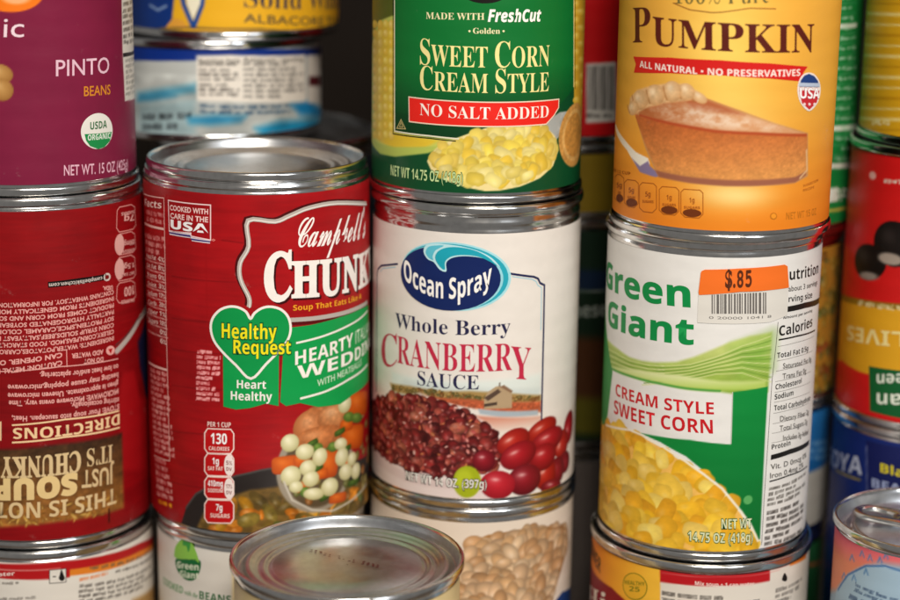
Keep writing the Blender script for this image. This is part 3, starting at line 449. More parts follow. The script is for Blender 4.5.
# print on the label of pump: u millimetres round the can, v millimetres up from the label's lower edge
LABELS['pump'] = dict(r=[
 ('grad','#eaaa40','#ea8420',[(-8.49,39.37),(-6.7,0.19)],[(-60.31,90.25),(50.56,92.04),(50.21,-11.66),(-60.49,-15.61)],0),
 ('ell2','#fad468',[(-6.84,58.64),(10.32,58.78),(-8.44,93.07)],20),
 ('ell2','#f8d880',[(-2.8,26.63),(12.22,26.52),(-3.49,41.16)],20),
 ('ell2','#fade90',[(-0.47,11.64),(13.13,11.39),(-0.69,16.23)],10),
 ('poly','#f4eee0',[(-60.85,28.52),(-56.32,29.23),(-44.82,25.58),(-37.51,22.67),(-31.5,21.54),(-30.51,19.68),(-36.13,17.53),(-43.08,22.49)],0.35),
 ('poly','#8a7aa0',[(-39.67,20.33),(-35.14,18.34),(-31.44,20.55),(-30.48,19.02),(-25.39,16.37),(-28.17,15.67),(-35.03,16.35)],0.5),
 ('poly','#c89058',[(-40.2,37.62),(-36.47,41.41),(-27.5,43.73),(-16.58,44.69),(-9.28,42.55),(-0.23,39.62),(11.69,35.32),(25.5,31.2),(26.78,16.88),(20.8,15.14),(7.62,14.89),(-3.84,14.84),(-15.25,15.13),(-26.97,16.16),(-32.54,24.05)],0.4),
 ('grad','#bc6430','#d8924e',[(-6.34,34.29),(-5.56,17.4)],[(-39.47,35.73),(-35.06,34.65),(-24.29,33.95),(-16.07,33.39),(-8.18,32.59),(6.7,31.88),(25.33,30.4),(26.17,17.94),(19.89,15.88),(4.23,15.6),(-3.87,15.49),(-15.28,15.79),(-26.58,16.55),(-32.62,25.37)],0.5),
 ('texture',[(-39.47,35.73),(-35.06,34.65),(-24.29,33.95),(-16.07,33.39),(-8.18,32.59),(6.7,31.88),(25.33,30.4),(26.17,17.94),(19.89,15.88),(4.23,15.6),(-3.87,15.49),(-15.28,15.79),(-26.58,16.55),(-32.62,25.37)],0.06,2.4),
 ('texture',[(-39.47,35.73),(-35.06,34.65),(-24.29,33.95),(-16.07,33.39),(-8.18,32.59),(6.7,31.88),(25.33,30.4),(26.17,17.94),(19.89,15.88),(4.23,15.6),(-3.87,15.49),(-15.28,15.79),(-26.58,16.55),(-32.62,25.37)],0.1,0.9),
 ('poly','#9c6048',[(-28.29,17.98),(-15.34,17.1),(-2.33,16.85),(20.65,17.14),(25.6,18.66),(25.72,17.33),(20.79,15.31),(4.26,14.94),(-3.84,14.84),(-15.25,15.13),(-26.55,15.89)],0.7),
 ('line','#e0b888',[(25.25,25.64),(26.08,18.95),(22.91,16.61)],0.6,0.6),
 ('grad','#b4683a','#d49a6c',[(-31.39,36.76),(-0.04,35.76)],[(-39.49,36.06),(-36.3,38.46),(-27.37,41.14),(-16.52,43.4),(-11.52,42.43),(-4.72,40.48),(8.53,35.73),(25.04,30.92),(6.67,32.52),(-8.52,33.06),(-16.09,33.72),(-24.31,34.44),(-35.11,35.64)],0.6),
 ('poly','#b4643c',[(-18.57,43.25),(-13.19,43.3),(-4.72,40.48),(1.46,38.03),(-8.14,38.74),(-16.35,39.54)],1.2),
 ('dust','#f6ead8',[(-32.31,36.98),(-24.18,39.83),(-13.05,40.09),(-0.13,37.69),(17.51,32.45),(4.97,33.19),(-8.87,33.69),(-16.79,34.31),(-26.29,35.37)],3.2,0.62),
 ('line','#b04824',[(-36.11,35.18),(-24.29,34.11),(-16.07,33.39),(-8.18,32.59),(6.7,32.01),(24.58,30.63)],0.9,0.7),
 ('poly','#e2b480',[(-42.68,35.96),(-42.29,40.0),(-38.21,43.17),(-31.83,45.23),(-24.52,46.94),(-18.74,47.11),(-14.26,45.17),(-11.22,42.77),(-16.46,42.11),(-25.74,40.33),(-33.29,37.85),(-38.28,35.22)],0.8),
 ('ball','#ecc898','#fdecd0','#c8925c',[(-13.51,43.12),(-10.92,41.82),(-12.76,44.56)]),
 ('line','#a8703c',[(-16.29,43.66),(-15.89,42.72),(-15.09,41.81)],0.5,0.6),
 ('ball','#ecc898','#fdecd0','#c8925c',[(-17.94,44.59),(-15.12,43.61),(-16.88,47.17)]),
 ('line','#a8703c',[(-20.88,45.59),(-20.42,43.98),(-19.56,42.4)],0.5,0.6),
 ('ball','#ecc898','#fdecd0','#c8925c',[(-22.9,44.34),(-19.54,43.98),(-22.26,47.72)]),
 ('line','#a8703c',[(-26.28,45.55),(-25.74,43.56),(-24.73,41.61)],0.5,0.6),
 ('ball','#ecc898','#fdecd0','#c8925c',[(-29.51,42.54),(-25.68,43.05),(-29.83,45.93)]),
 ('line','#a8703c',[(-33.48,43.64),(-32.83,41.65),(-31.64,39.72)],0.5,0.6),
 ('ball','#ecc898','#fdecd0','#c8925c',[(-36.4,40.1),(-32.42,41.25),(-37.8,42.96)]),
 ('line','#a8703c',[(-40.93,40.94),(-40.18,39.14),(-38.8,37.43)],0.5,0.6),
 ('ball','#ecc898','#fdecd0','#c8925c',[(-40.15,36.97),(-37.11,38.2),(-41.88,38.54)]),
 ('line','#a8703c',[(-43.88,37.36),(-43.27,36.24),(-42.15,35.2)],0.5,0.6),
 ('texture',[(-43.33,35.2),(-42.34,40.66),(-31.85,45.55),(-18.76,47.43),(-11.22,42.77),(-25.73,40.0),(-36.13,35.51)],0.1,1.5),
], v=[
 ('L','swoosh','#8a4a1c',[(-23.86,72.77),(-17.77,70.93),(-10.55,70.39),(-7.39,70.63),(1.35,72.07),(9.9,71.88)],0.3,{}),
 ('T','claim_text','100% Pure','bs','#6a6234',[(-23.48,72.48),(7.76,73.79),(-23.76,78.48)],{'w': -0.015}),
 ('T','product_name','P','bs','#5a1e14',[(-41.63,58.39),(-32.14,59.5),(-42.45,69.73)],{'w': -0.004}),
 ('T','product_name','UMPKIN','bs','#5a1e14',[(-31.21,58.94),(25.89,57.69),(-31.68,67.76)],{'w': 0.004}),
 ('P','claim_ribbon','#d2201c',[(-40.93,53.91),(-24.15,55.24),(-7.32,55.44),(8.84,54.6),(23.47,53.01),(21.57,51.0),(23.13,48.13),(9.11,49.74),(-7.1,50.66),(-23.92,50.23),(-40.33,48.72),(-39.32,51.59)],{'layer': 1}),
 ('T','claim_text','ALL NATURAL • NO PRESERVATIVES','sb','#fbe6dc',[(-37.04,50.87),(20.34,50.23),(-37.16,53.01)],{'layer': 2}),
 ('P','origin_badge','#f0e4dc',[(24.1,51.0),(27.37,49.96),(30.15,47.14),(30.81,43.82),(29.38,40.68),(25.37,38.41),(21.46,40.98),(19.66,44.65),(19.67,47.88),(21.18,50.38)],{'layer': 3,'smooth': 1}),
 ('P','origin_badge','#c82c34',[(20.09,45.6),(30.12,44.7),(29.0,41.04),(25.33,38.87),(21.7,41.29)],{'layer': 4,'smooth': 0}),
 ('P','origin_badge','#22407e',[(20.09,46.73),(20.66,48.79),(22.06,50.26),(24.13,50.65),(26.76,49.75),(28.85,48.06),(30.0,45.85)],{'layer': 4}),
 ('P','origin_badge','#b8c4d8',[(19.91,48.06),(29.86,47.17),(30.1,45.97),(19.95,46.9)],{'layer': 5}),
 ('T','origin_text','USA','sb','#ffffff',[(20.62,42.98),(30.16,42.11),(20.37,46.39)],{'layer': 6,'outline': ('#b82430',0.25)}),
 ('E','origin_star','#f4dcd8',[(22.8,40.89),(23.36,40.85),(22.77,41.35)],{'layer': 5}),
 ('E','origin_star','#f4dcd8',[(25.17,40.71),(25.76,40.66),(25.13,41.17)],{'layer': 5}),
 ('E','origin_star','#f4dcd8',[(27.74,40.5),(28.39,40.44),(27.69,40.96)],{'layer': 5}),
 ('L','nutrition_tab','#b0601a',[(-54.48,11.34),(-50.25,13.13),(-47.14,13.34),(-44.56,12.76),(-44.0,5.71),(-47.16,3.75),(-48.14,3.91),(-53.21,4.32)],0.3,{'closed': 1}),
 ('T','nutrition_value','5g','sb','#a0521a',[(-51.02,8.35),(-45.81,9.31),(-51.24,10.03)],{}),
 ('T','nutrition_value','SUGARS','sb','#a0521a',[(-49.48,6.58),(-46.55,6.95),(-49.58,7.45)],{}),
 ('E','daily_value','#6e3414',[(-47.79,5.35),(-44.49,5.82),(-47.93,6.69)],{}),
 ('L','nutrition_tab','#b0601a',[(-43.99,11.37),(-41.95,12.74),(-37.21,13.19),(-35.57,12.44),(-35.19,5.73),(-37.21,4.03),(-40.68,3.76),(-43.46,4.61)],0.3,{'closed': 1}),
 ('T','nutrition_value','5g','sb','#a0521a',[(-40.77,8.52),(-37.71,9.04),(-40.89,10.19)],{}),
 ('T','nutrition_value','SUGARS','sb','#a0521a',[(-41.5,6.35),(-36.84,6.99),(-41.56,7.22)],{}),
 ('E','daily_value','#6e3414',[(-38.98,5.42),(-35.7,5.85),(-39.06,6.76)],{}),
 ('L','nutrition_tab','#b0601a',[(-34.98,11.86),(-33.57,13.09),(-28.65,13.47),(-27.37,12.65),(-27.01,5.31),(-28.59,3.74),(-32.58,3.46),(-34.57,4.48)],0.3,{'closed': 1}),
 ('T','nutrition_value','5g','sb','#a0521a',[(-31.96,8.62),(-29.66,8.97),(-32.05,10.29)],{}),
 ('T','nutrition_value','SUGARS','sb','#a0521a',[(-33.21,6.41),(-28.33,6.98),(-33.25,7.28)],{}),
 ('L','nutrition_tab','#b0601a',[(-26.2,11.81),(-25.07,12.95),(-20.02,13.21),(-18.92,12.34),(-18.61,5.54),(-19.97,4.05),(-24.26,3.85),(-25.87,4.97)],0.3,{'closed': 1}),
 ('T','nutrition_value','1g','sb','#a0521a',[(-23.26,8.75),(-21.35,8.99),(-23.34,10.41)],{}),
 ('T','nutrition_value','SUGARS','sb','#a0521a',[(-24.77,6.56),(-19.74,7.01),(-24.81,7.42)],{}),
 ('E','daily_value','#6e3414',[(-22.14,5.46),(-19.1,5.68),(-22.2,6.79)],{}),
 ('L','nutrition_tab','#b0601a',[(-18.2,11.88),(-17.2,12.97),(-11.84,13.1),(-10.81,12.18),(-10.5,5.27),(-11.75,3.85),(-16.45,3.77),(-17.89,4.95)],0.3,{'closed': 1}),
 ('T','nutrition_value','1g','sb','#a0521a',[(-15.17,8.7),(-13.43,8.85),(-15.24,10.35)],{}),
 ('T','nutrition_value','SUGARS','sb','#a0521a',[(-16.92,6.54),(-11.56,6.85),(-16.96,7.4)],{}),
 ('E','daily_value','#6e3414',[(-14.14,5.31),(-11.01,5.43),(-14.2,6.63)],{}),
 ('T','serving_text','PER 1/2 CUP','sb','#a0521a',[(-57.58,12.86),(-39.9,14.57),(-57.99,13.83)],{}),
 ('T','net_weight_text','NET WT 15 OZ','sb','#c4741c',[(17.88,3.28),(32.9,3.21),(17.72,5.62)],{}),
 ('E','recycle_mark','#c4741c',[(12.97,4.78),(14.28,4.7),(12.9,5.94)],{}),
 ('E','recycle_mark','#ef9628',[(12.97,4.78),(13.87,4.73),(12.92,5.58)],{'layer': 2}),
 ('T','fine_print','SUGGESTION','sb','#b86a20',[(24.57,13.46),(32.9,14.47),(24.51,14.26)],{}),
 ('T','fine_print','RECIPE','sb','#b86a20',[(24.7,11.95),(30.57,12.43),(24.63,12.76)],{}),
])

# print on the label of gg: u millimetres round the can, v millimetres up from the label's lower edge
LABELS['gg'] = dict(r=[
 ('fill','#e8e6e2'),
 ('noise',0.012,3,6),
 ('grad','#c4d078','#8cac3e',[(-11.41,70.57),(-10.84,57.46)],[(-60.73,65.62),(-49.93,66.02),(-41.92,65.24),(-35.25,64.04),(-29.03,64.01),(-23.69,64.53),(-16.01,65.9),(-9.97,68.29),(-4.78,70.89),(1.69,73.98),(8.43,75.88),(16.6,76.65),(16.31,55.87),(7.74,55.52),(-0.82,56.68),(-11.83,56.84),(-21.07,57.3),(-32.86,57.25),(-45.98,57.02),(-60.75,55.39)],1.1),
 ('poly','#84b044',[(3.5,71.22),(16.69,75.27),(16.54,64.9),(6.28,63.57)],9),
 ('texture',[(-60.73,65.62),(-49.93,66.02),(-41.92,65.24),(-35.25,64.04),(-29.03,64.01),(-23.69,64.53),(-16.01,65.9),(-9.97,68.29),(-4.78,70.89),(1.69,73.98),(8.43,75.88),(16.6,76.65),(16.31,55.87),(7.74,55.52),(-0.82,56.68),(-11.83,56.84),(-21.07,57.3),(-32.86,57.25),(-45.98,57.02),(-60.75,55.39)],0.05,2.5),
 ('line','#d4dc94',[(-20.98,63.77),(-11.19,65.59),(-2.71,68.74),(5.82,72.55),(16.28,75.31)],0.32,0.35),
 ('line','#6c9434',[(-21.69,62.99),(-11.17,65.07),(-2.68,68.15),(5.87,71.62),(16.38,73.71)],0.32,0.35),
 ('line','#d4dc94',[(-22.42,62.2),(-11.15,64.55),(-2.65,67.57),(5.92,70.69),(16.49,72.11)],0.32,0.35),
 ('line','#6c9434',[(-23.16,61.41),(-11.12,64.03),(-2.63,66.98),(5.96,69.76),(16.59,70.51)],0.32,0.35),
 ('line','#d4dc94',[(-23.9,60.61),(-11.1,63.52),(-2.6,66.4),(6.01,68.82),(16.69,68.91)],0.32,0.35),
 ('line','#6c9434',[(-24.66,59.8),(-11.08,63.0),(-2.57,65.81),(6.06,67.89),(16.79,67.3)],0.32,0.35),
 ('line','#d4dc94',[(-25.43,58.99),(-11.06,62.48),(-2.54,65.23),(6.11,66.96),(16.89,65.7)],0.32,0.35),
 ('line','#6c9434',[(-26.21,58.17),(-11.03,61.96),(-2.52,64.64),(6.15,66.03),(17.0,64.09)],0.32,0.35),
 ('line','#d4dc94',[(-27.0,57.34),(-11.01,61.44),(-2.49,64.05),(6.2,65.09),(17.1,62.48)],0.32,0.35),
 ('line','#6c9434',[(-27.81,56.5),(-10.99,60.93),(-2.46,63.47),(6.25,64.16),(17.2,60.86)],0.32,0.35),
 ('line','#d4dc94',[(-28.63,55.66),(-10.97,60.41),(-2.44,62.88),(6.3,63.22),(17.31,59.25)],0.32,0.35),
 ('line','#d8e0a0',[(-56.39,62.84),(-43.24,63.48),(-34.67,62.94),(-26.44,63.14),(-20.24,63.89)],0.32,0.35),
 ('line','#74983c',[(-56.09,61.79),(-43.17,62.57),(-34.63,62.21),(-26.41,62.48),(-20.21,63.24)],0.32,0.35),
 ('line','#d8e0a0',[(-55.82,60.74),(-43.1,61.66),(-34.59,61.48),(-26.37,61.82),(-20.18,62.58)],0.32,0.35),
 ('line','#74983c',[(-55.56,59.69),(-43.03,60.75),(-34.55,60.74),(-26.34,61.16),(-20.15,61.92)],0.32,0.35),
 ('line','#d8e0a0',[(-55.31,58.63),(-42.97,59.84),(-34.51,60.01),(-26.31,60.5),(-20.12,61.26)],0.32,0.35),
 ('line','#74983c',[(-55.07,57.57),(-42.9,58.93),(-34.47,59.28),(-26.28,59.84),(-20.09,60.6)],0.32,0.35),
 ('line','#d8e0a0',[(-54.84,56.51),(-42.84,58.01),(-34.43,58.54),(-26.25,59.18),(-20.06,59.95)],0.32,0.35),
 ('line','#74983c',[(-54.62,55.44),(-42.77,57.1),(-34.39,57.81),(-26.22,58.51),(-20.03,59.29)],0.32,0.35),
 ('grad','#dde4a4','#b4cc64',[(-29.72,60.0),(-29.55,56.51)],[(-46.07,58.08),(-29.76,60.7),(-14.43,61.59),(-1.0,60.49),(15.25,60.17),(15.42,57.37),(-0.86,57.38),(-11.85,57.36),(-21.09,57.82),(-32.88,57.7)],1.2),
 ('line','#4c9a40',[(-46.9,57.13),(-32.87,57.53),(-21.08,57.54),(-11.84,57.15),(-0.84,57.03)],0.7,0.5),
 ('grad','#108a3c','#0a6e2e',[(7.84,53.78),(10.39,5.68)],[(3.54,56.7),(16.19,57.81),(16.15,39.01),(16.27,17.61),(16.33,3.34),(15.31,3.48),(12.41,9.81),(8.47,14.48),(2.12,22.58),(-4.54,28.45),(-11.16,33.38),(-20.56,37.11),(-28.7,38.74),(-10.05,39.33),(3.76,38.32)],0.35),
 ('poly','#2c8a3c',[(-60.52,77.88),(-51.91,65.85),(-45.46,56.09),(-48.35,40.77),(-52.06,29.34),(-53.61,-4.87),(-60.66,-7.64)],0.7),
 ('poly','#f2bc5c',[(-60.71,32.44),(-50.07,35.31),(-40.07,37.41),(-33.34,37.99),(-28.21,37.64),(-19.72,35.13),(-11.74,31.0),(-5.15,26.99),(0.78,22.22),(8.14,13.78),(12.98,6.5),(15.23,1.5),(15.56,-4.01),(-60.8,-19.12)],0.4),
 ('scatter',[(-60.71,32.44),(-50.07,35.31),(-40.07,37.41),(-33.34,37.99),(-28.21,37.64),(-19.72,35.13),(-11.74,31.0),(-5.15,26.99),(0.78,22.22),(8.14,13.78),(12.98,6.5),(15.23,1.5),(15.56,-4.01),(-60.8,-19.12)],(5.4,8.2),0.74,['#ffc228','#ffca38','#fab428','#ffd04c','#ffc838','#fdbc2c','#ffd868'],170,41,0.84,3.0),
 ('texture',[(-60.71,32.44),(-50.07,35.31),(-40.07,37.41),(-33.34,37.99),(-28.21,37.64),(-19.72,35.13),(-11.74,31.0),(-5.15,26.99),(0.78,22.22),(8.14,13.78),(12.98,6.5),(15.23,1.5),(15.56,-4.01),(-60.8,-19.12)],0.06,2.0),
 ('line','#f4ecd8',[(-50.09,35.48),(-33.37,38.52),(-28.24,38.14),(-19.76,35.83),(-11.43,31.75),(-4.84,27.54),(1.44,22.72),(8.48,14.26),(12.9,7.95),(15.55,2.91)],0.8,0.4),
 ('ell','#5cae62',[(10.82,18.23),(12.48,18.07),(10.74,19.82)],0.3),
 ('greek','#6c6862',[(18.91,21.88),(42.39,22.39),(18.55,14.39)],4,0.9,72),
 ('greek','#5c5854',[(18.6,13.66),(41.66,13.42),(18.21,-0.05)],6,0.95,73),
], v=[
 ('L','panel_border','#484440',[(18.85,79.85),(18.54,71.95),(17.67,59.9),(17.39,38.86),(17.09,17.49),(17.08,1.22)],0.2,{}),
 ('T','brand_name','Green','sb','#0f8c46',[(-57.07,84.29),(-12.05,85.26),(-57.59,93.09)],{'w': 0.014}),
 ('T','brand_name','Giant','sb','#0f8c46',[(-51.69,71.65),(-10.49,72.55),(-51.88,80.36)],{'w': 0.014}),
 ('T','product_name','CREAM STYLE','sb','#c81c24',[(-42.32,48.68),(-2.46,48.83),(-42.61,52.84)],{}),
 ('T','product_name','SWEET CORN','sb','#c81c24',[(-43.01,41.99),(-2.49,42.1),(-43.36,46.8)],{}),
 ('L','product_panel_edge','#c8c4bc',[(3.4,56.7),(3.75,38.5)],0.25,{}),
 ('T','net_weight_text','NET WT','sb','#e4e8c0',[(1.94,8.39),(12.66,8.12),(1.78,11.81)],{'layer': 3,'w': -0.008,'outline': ('#14602c',0.6)}),
 ('T','net_weight_text','14.75 OZ (418g)','sb','#e4e8c0',[(-9.19,3.49),(13.37,3.05),(-9.34,6.91)],{'layer': 3,'w': -0.008,'outline': ('#14602c',0.6)}),
 ('T','panel_title','utrition','sb','#1c1a18',[(22.91,93.76),(42.63,92.82),(22.62,97.54)],{}),
 ('T','panel_text','rving size','sb','#2c2a28',[(23.03,86.21),(37.41,85.34),(22.87,88.29)],{}),
 ('P','panel_bar','#1c1a18',[(22.68,84.71),(32.16,84.63),(48.44,83.11),(49.34,80.95),(32.39,82.65),(22.68,82.82)],{}),
 ('T','panel_text','Amount per serving','sb','#3c3a38',[(20.94,80.63),(38.21,80.28),(20.88,81.53)],{}),
 ('T','panel_title','Calories','sb','#1c1a18',[(19.61,74.94),(39.09,75.0),(19.37,78.41)],{}),
 ('L','panel_rule','#1c1a18',[(19.52,73.63),(28.42,73.62),(42.98,72.7)],0.55,{}),
 ('T','panel_text','Total Fat 0.5g','sb','#2c2a28',[(19.27,67.36),(36.64,66.9),(19.15,69.18)],{}),
 ('T','panel_text','about 3 servings','s','#5c5854',[(22.74,89.88),(42.16,88.93),(22.61,91.68)],{'w': 0.01}),
 ('T','panel_text','Saturated Fat 0g','s','#5c5854',[(22.21,63.26),(40.35,62.23),(22.08,65.1)],{'w': 0.012}),
 ('T','panel_text','Trans Fat 0g','s','#5c5854',[(22.3,59.62),(36.05,59.12),(22.16,61.46)],{'w': 0.012}),
 ('T','panel_text','Dietary Fiber 2g','s','#5c5854',[(22.2,44.71),(41.17,43.14),(22.07,46.57)],{'w': 0.012}),
 ('T','panel_text','Total Sugars 7g','s','#5c5854',[(22.27,41.3),(40.05,39.88),(22.13,43.17)],{'w': 0.012}),
 ('T','panel_text','Includes 3g Added','s','#5c5854',[(24.17,37.55),(42.15,35.58),(24.03,39.43)],{'w': 0.012}),
 ('L','panel_rule','#8a8680',[(19.24,71.32),(28.38,71.47),(41.68,70.88)],0.14,{}),
 ('L','panel_rule','#8a8680',[(19.19,66.33),(28.33,66.44),(41.41,65.84)],0.14,{}),
 ('L','panel_rule','#8a8680',[(19.15,62.78),(28.29,62.87),(41.22,62.25)],0.14,{}),
 ('L','panel_rule','#8a8680',[(19.11,59.16),(28.26,59.23),(41.03,58.59)],0.14,{}),
 ('L','panel_rule','#8a8680',[(19.07,55.39),(28.22,55.43),(40.84,54.78)],0.14,{}),
 ('L','panel_rule','#8a8680',[(19.04,51.89),(28.18,51.9),(40.66,51.24)],0.14,{}),
 ('L','panel_rule','#8a8680',[(19.0,48.03),(28.14,48.01),(40.47,47.34)],0.14,{}),
 ('L','panel_rule','#8a8680',[(18.96,44.37),(28.11,44.33),(40.29,43.64)],0.14,{}),
 ('L','panel_rule','#8a8680',[(18.92,40.98),(28.07,40.92),(40.13,40.22)],0.14,{}),
 ('L','panel_rule','#8a8680',[(18.89,37.58),(28.04,37.5),(39.97,36.79)],0.14,{}),
 ('T','panel_text','Vit. D 0mcg 0%','s','#4c4844',[(19.18,28.07),(41.28,27.48),(19.06,29.94)],{'w': 0.012}),
 ('T','panel_text','Iron 0.4mg 2%','s','#4c4844',[(19.14,24.93),(38.49,24.64),(19.01,26.81)],{'w': 0.012}),
 ('T','panel_text','Cholesterol','sb','#2c2a28',[(19.34,56.33),(32.94,56.29),(19.21,58.17)],{}),
 ('T','panel_text','Sodium','sb','#2c2a28',[(19.23,52.84),(28.26,52.95),(19.11,54.68)],{}),
 ('T','panel_text','Total Carbohydrate','sb','#2c2a28',[(19.24,48.98),(42.08,47.92),(19.11,50.82)],{}),
 ('T','panel_text','Protein','sb','#2c2a28',[(19.14,35.2),(28.2,35.17),(19.02,36.99)],{}),
 ('P','panel_bar','#1c1a18',[(19.01,33.3),(28.16,33.75),(44.4,32.91),(44.21,31.14),(28.33,31.92),(18.95,31.53)],{}),
 ('L','panel_rule','#1c1a18',[(18.95,23.81),(27.9,24.24),(43.63,23.48)],0.5,{}),
 ('P','price_sticker','#dedad2',[(-9.43,90.25),(22.4,91.43),(22.67,81.78),(15.58,80.19),(-9.32,80.2)],{'layer': 4,'part': 1}),
 ('P','price_sticker','#f27428',[(-8.61,97.89),(-7.65,98.35),(3.8,99.06),(20.04,99.4),(21.4,98.7),(22.59,91.27),(4.2,91.15),(-9.17,89.65),(-9.41,90.59),(-8.92,97.39)],{'layer': 7,'under': 'price_sticker'}),
 ('T','price_text','$.85','sn','#5a2a14',[(-0.69,92.62),(7.86,93.09),(-0.92,97.52)],{'layer': 9,'under': 'price_sticker','w': 0.03}),
 ('P','barcode_bar','#6a6662',[(-5.12,89.98),(-4.72,90.0),(-4.43,83.54),(-4.82,83.52)],{'layer': 5,'under': 'price_sticker'}),
 ('P','barcode_bar','#6a6662',[(-4.33,90.05),(-4.04,90.06),(-3.74,83.57),(-4.04,83.56)],{'layer': 5,'under': 'price_sticker'}),
 ('P','barcode_bar','#6a6662',[(-3.49,90.12),(-2.7,90.15),(-2.4,83.62),(-3.19,83.59)],{'layer': 5,'under': 'price_sticker'}),
 ('P','barcode_bar','#6a6662',[(-2.31,90.22),(-1.92,90.23),(-1.62,83.64),(-2.01,83.63)],{'layer': 5,'under': 'price_sticker'}),
 ('P','barcode_bar','#6a6662',[(-1.63,90.27),(-1.33,90.28),(-1.02,83.65),(-1.32,83.65)],{'layer': 5,'under': 'price_sticker'}),
 ('P','barcode_bar','#6a6662',[(-1.04,90.31),(-0.25,90.32),(0.06,83.67),(-0.73,83.66)],{'layer': 5,'under': 'price_sticker'}),
 ('P','barcode_bar','#6a6662',[(0.31,90.39),(0.9,90.4),(1.22,83.68),(0.63,83.68)],{'layer': 5,'under': 'price_sticker'}),
 ('P','barcode_bar','#6a6662',[(1.19,90.44),(1.59,90.45),(1.92,83.69),(1.52,83.69)],{'layer': 5,'under': 'price_sticker'}),
 ('P','barcode_bar','#6a6662',[(2.15,90.49),(2.75,90.49),(3.09,83.68),(2.49,83.69)],{'layer': 5,'under': 'price_sticker'}),
 ('P','barcode_bar','#6a6662',[(3.15,90.53),(3.56,90.53),(3.9,83.68),(3.49,83.68)],{'layer': 5,'under': 'price_sticker'}),
 ('P','barcode_bar','#6a6662',[(3.86,90.56),(4.46,90.55),(4.81,83.66),(4.2,83.67)],{'layer': 5,'under': 'price_sticker'}),
 ('P','barcode_bar','#6a6662',[(4.77,90.59),(5.07,90.58),(5.43,83.65),(5.12,83.65)],{'layer': 5,'under': 'price_sticker'}),
 ('P','barcode_bar','#6a6662',[(5.65,90.61),(6.27,90.6),(6.63,83.62),(6.01,83.63)],{'layer': 5,'under': 'price_sticker'}),
 ('P','barcode_bar','#6a6662',[(6.68,90.63),(7.09,90.62),(7.46,83.59),(7.04,83.6)],{'layer': 5,'under': 'price_sticker'}),
 ('P','barcode_bar','#6a6662',[(7.4,90.64),(8.03,90.62),(8.41,83.55),(7.78,83.58)],{'layer': 5,'under': 'price_sticker'}),
 ('P','barcode_bar','#6a6662',[(8.45,90.65),(9.08,90.62),(9.47,83.5),(8.83,83.53)],{'layer': 5,'under': 'price_sticker'}),
 ('P','barcode_bar','#6a6662',[(9.4,90.64),(10.04,90.61),(10.44,83.45),(9.79,83.48)],{'layer': 5,'under': 'price_sticker'}),
 ('P','barcode_bar','#6a6662',[(10.65,90.63),(11.53,90.58),(11.94,83.35),(11.06,83.41)],{'layer': 5,'under': 'price_sticker'}),
 ('P','barcode_bar','#6a6662',[(12.15,90.61),(12.59,90.58),(13.02,83.28),(12.57,83.31)],{'layer': 5,'under': 'price_sticker'}),
 ('P','barcode_bar','#6a6662',[(12.93,90.59),(13.38,90.55),(13.82,83.22),(13.36,83.25)],{'layer': 5,'under': 'price_sticker'}),
 ('T','barcode_number','0 20000 1041 8','s','#7a7672',[(-5.6,81.78),(15.88,81.74),(-5.64,82.66)],{'layer': 5,'under': 'price_sticker'}),
])

# print on the label of pinto: u millimetres round the can, v millimetres up from the label's lower edge
LABELS['pinto'] = dict(r=[
 ('fill','#7c1c3c'),
 ('noise',0.03,6,7),
 ('ell','#f07818',[(3.76,63.38),(14.58,63.3),(3.51,56.95)],0.4),
 ('ell','#f8b078',[(5.59,61.46),(10.02,61.44),(5.51,59.53)],1),
 ('ball','#c89858','#e8c48c','#8c5c28',[(-0.54,36.79),(3.65,36.17),(-0.4,40.06)]),
 ('ball','#c89858','#e0b87c','#8c5c28',[(-0.1,31.56),(3.61,31.26),(0.05,35.17)]),
 ('poly','#ddd6cc',[(47.72,72.21),(63.68,71.83),(63.67,36.79),(63.69,23.52),(47.95,24.65),(47.05,42.13)],0.3),
 ('greek','#4c4844',[(48.33,62.86),(63.71,62.64),(47.52,43.44)],9,0.7,81),
 ('greek','#8c8880',[(49.3,39.17),(63.7,38.53),(48.86,25.91)],7,0.75,82),
], v=[
 ('P','panel_bar','#1c1418',[(47.22,41.1),(63.72,40.27),(63.72,39.09),(47.29,39.74)],{}),
 ('T','claim_text','organic','s','#ecd4dc',[(-25.85,48.56),(7.59,48.93),(-25.33,54.82)],{}),
 ('T','product_name','PINTO','s','#e4bccb',[(17.55,35.86),(38.47,35.4),(17.74,41.11)],{'w': 0.006}),
 ('T','product_name','BEANS','s','#d88a28',[(27.27,28.61),(38.78,28.15),(27.39,31.8)],{'w': 0.01}),
 ('E','organic_seal','#e8e4dc',[(32.52,16.34),(39.41,15.85),(32.76,22.4)],{}),
 ('P','organic_seal','#1c8a48',[(26.97,15.9),(32.49,15.53),(38.96,15.36),(37.79,12.3),(35.0,10.61),(32.29,10.26),(29.01,11.65),(27.5,13.66)],{'layer': 2}),
 ('T','seal_text','USDA','sb','#2a6a3c',[(29.22,17.2),(36.5,17.03),(29.31,19.71)],{'layer': 3}),
 ('T','seal_text','ORGANIC','sb','#e4ece0',[(28.13,13.63),(38.04,13.29),(28.2,15.51)],{'layer': 3}),
 ('T','net_weight_text','NET WT. 15 OZ (425g)','s','#e4b4c4',[(19.11,2.62),(48.62,1.16),(19.23,6.06)],{'w': 0.01}),
])

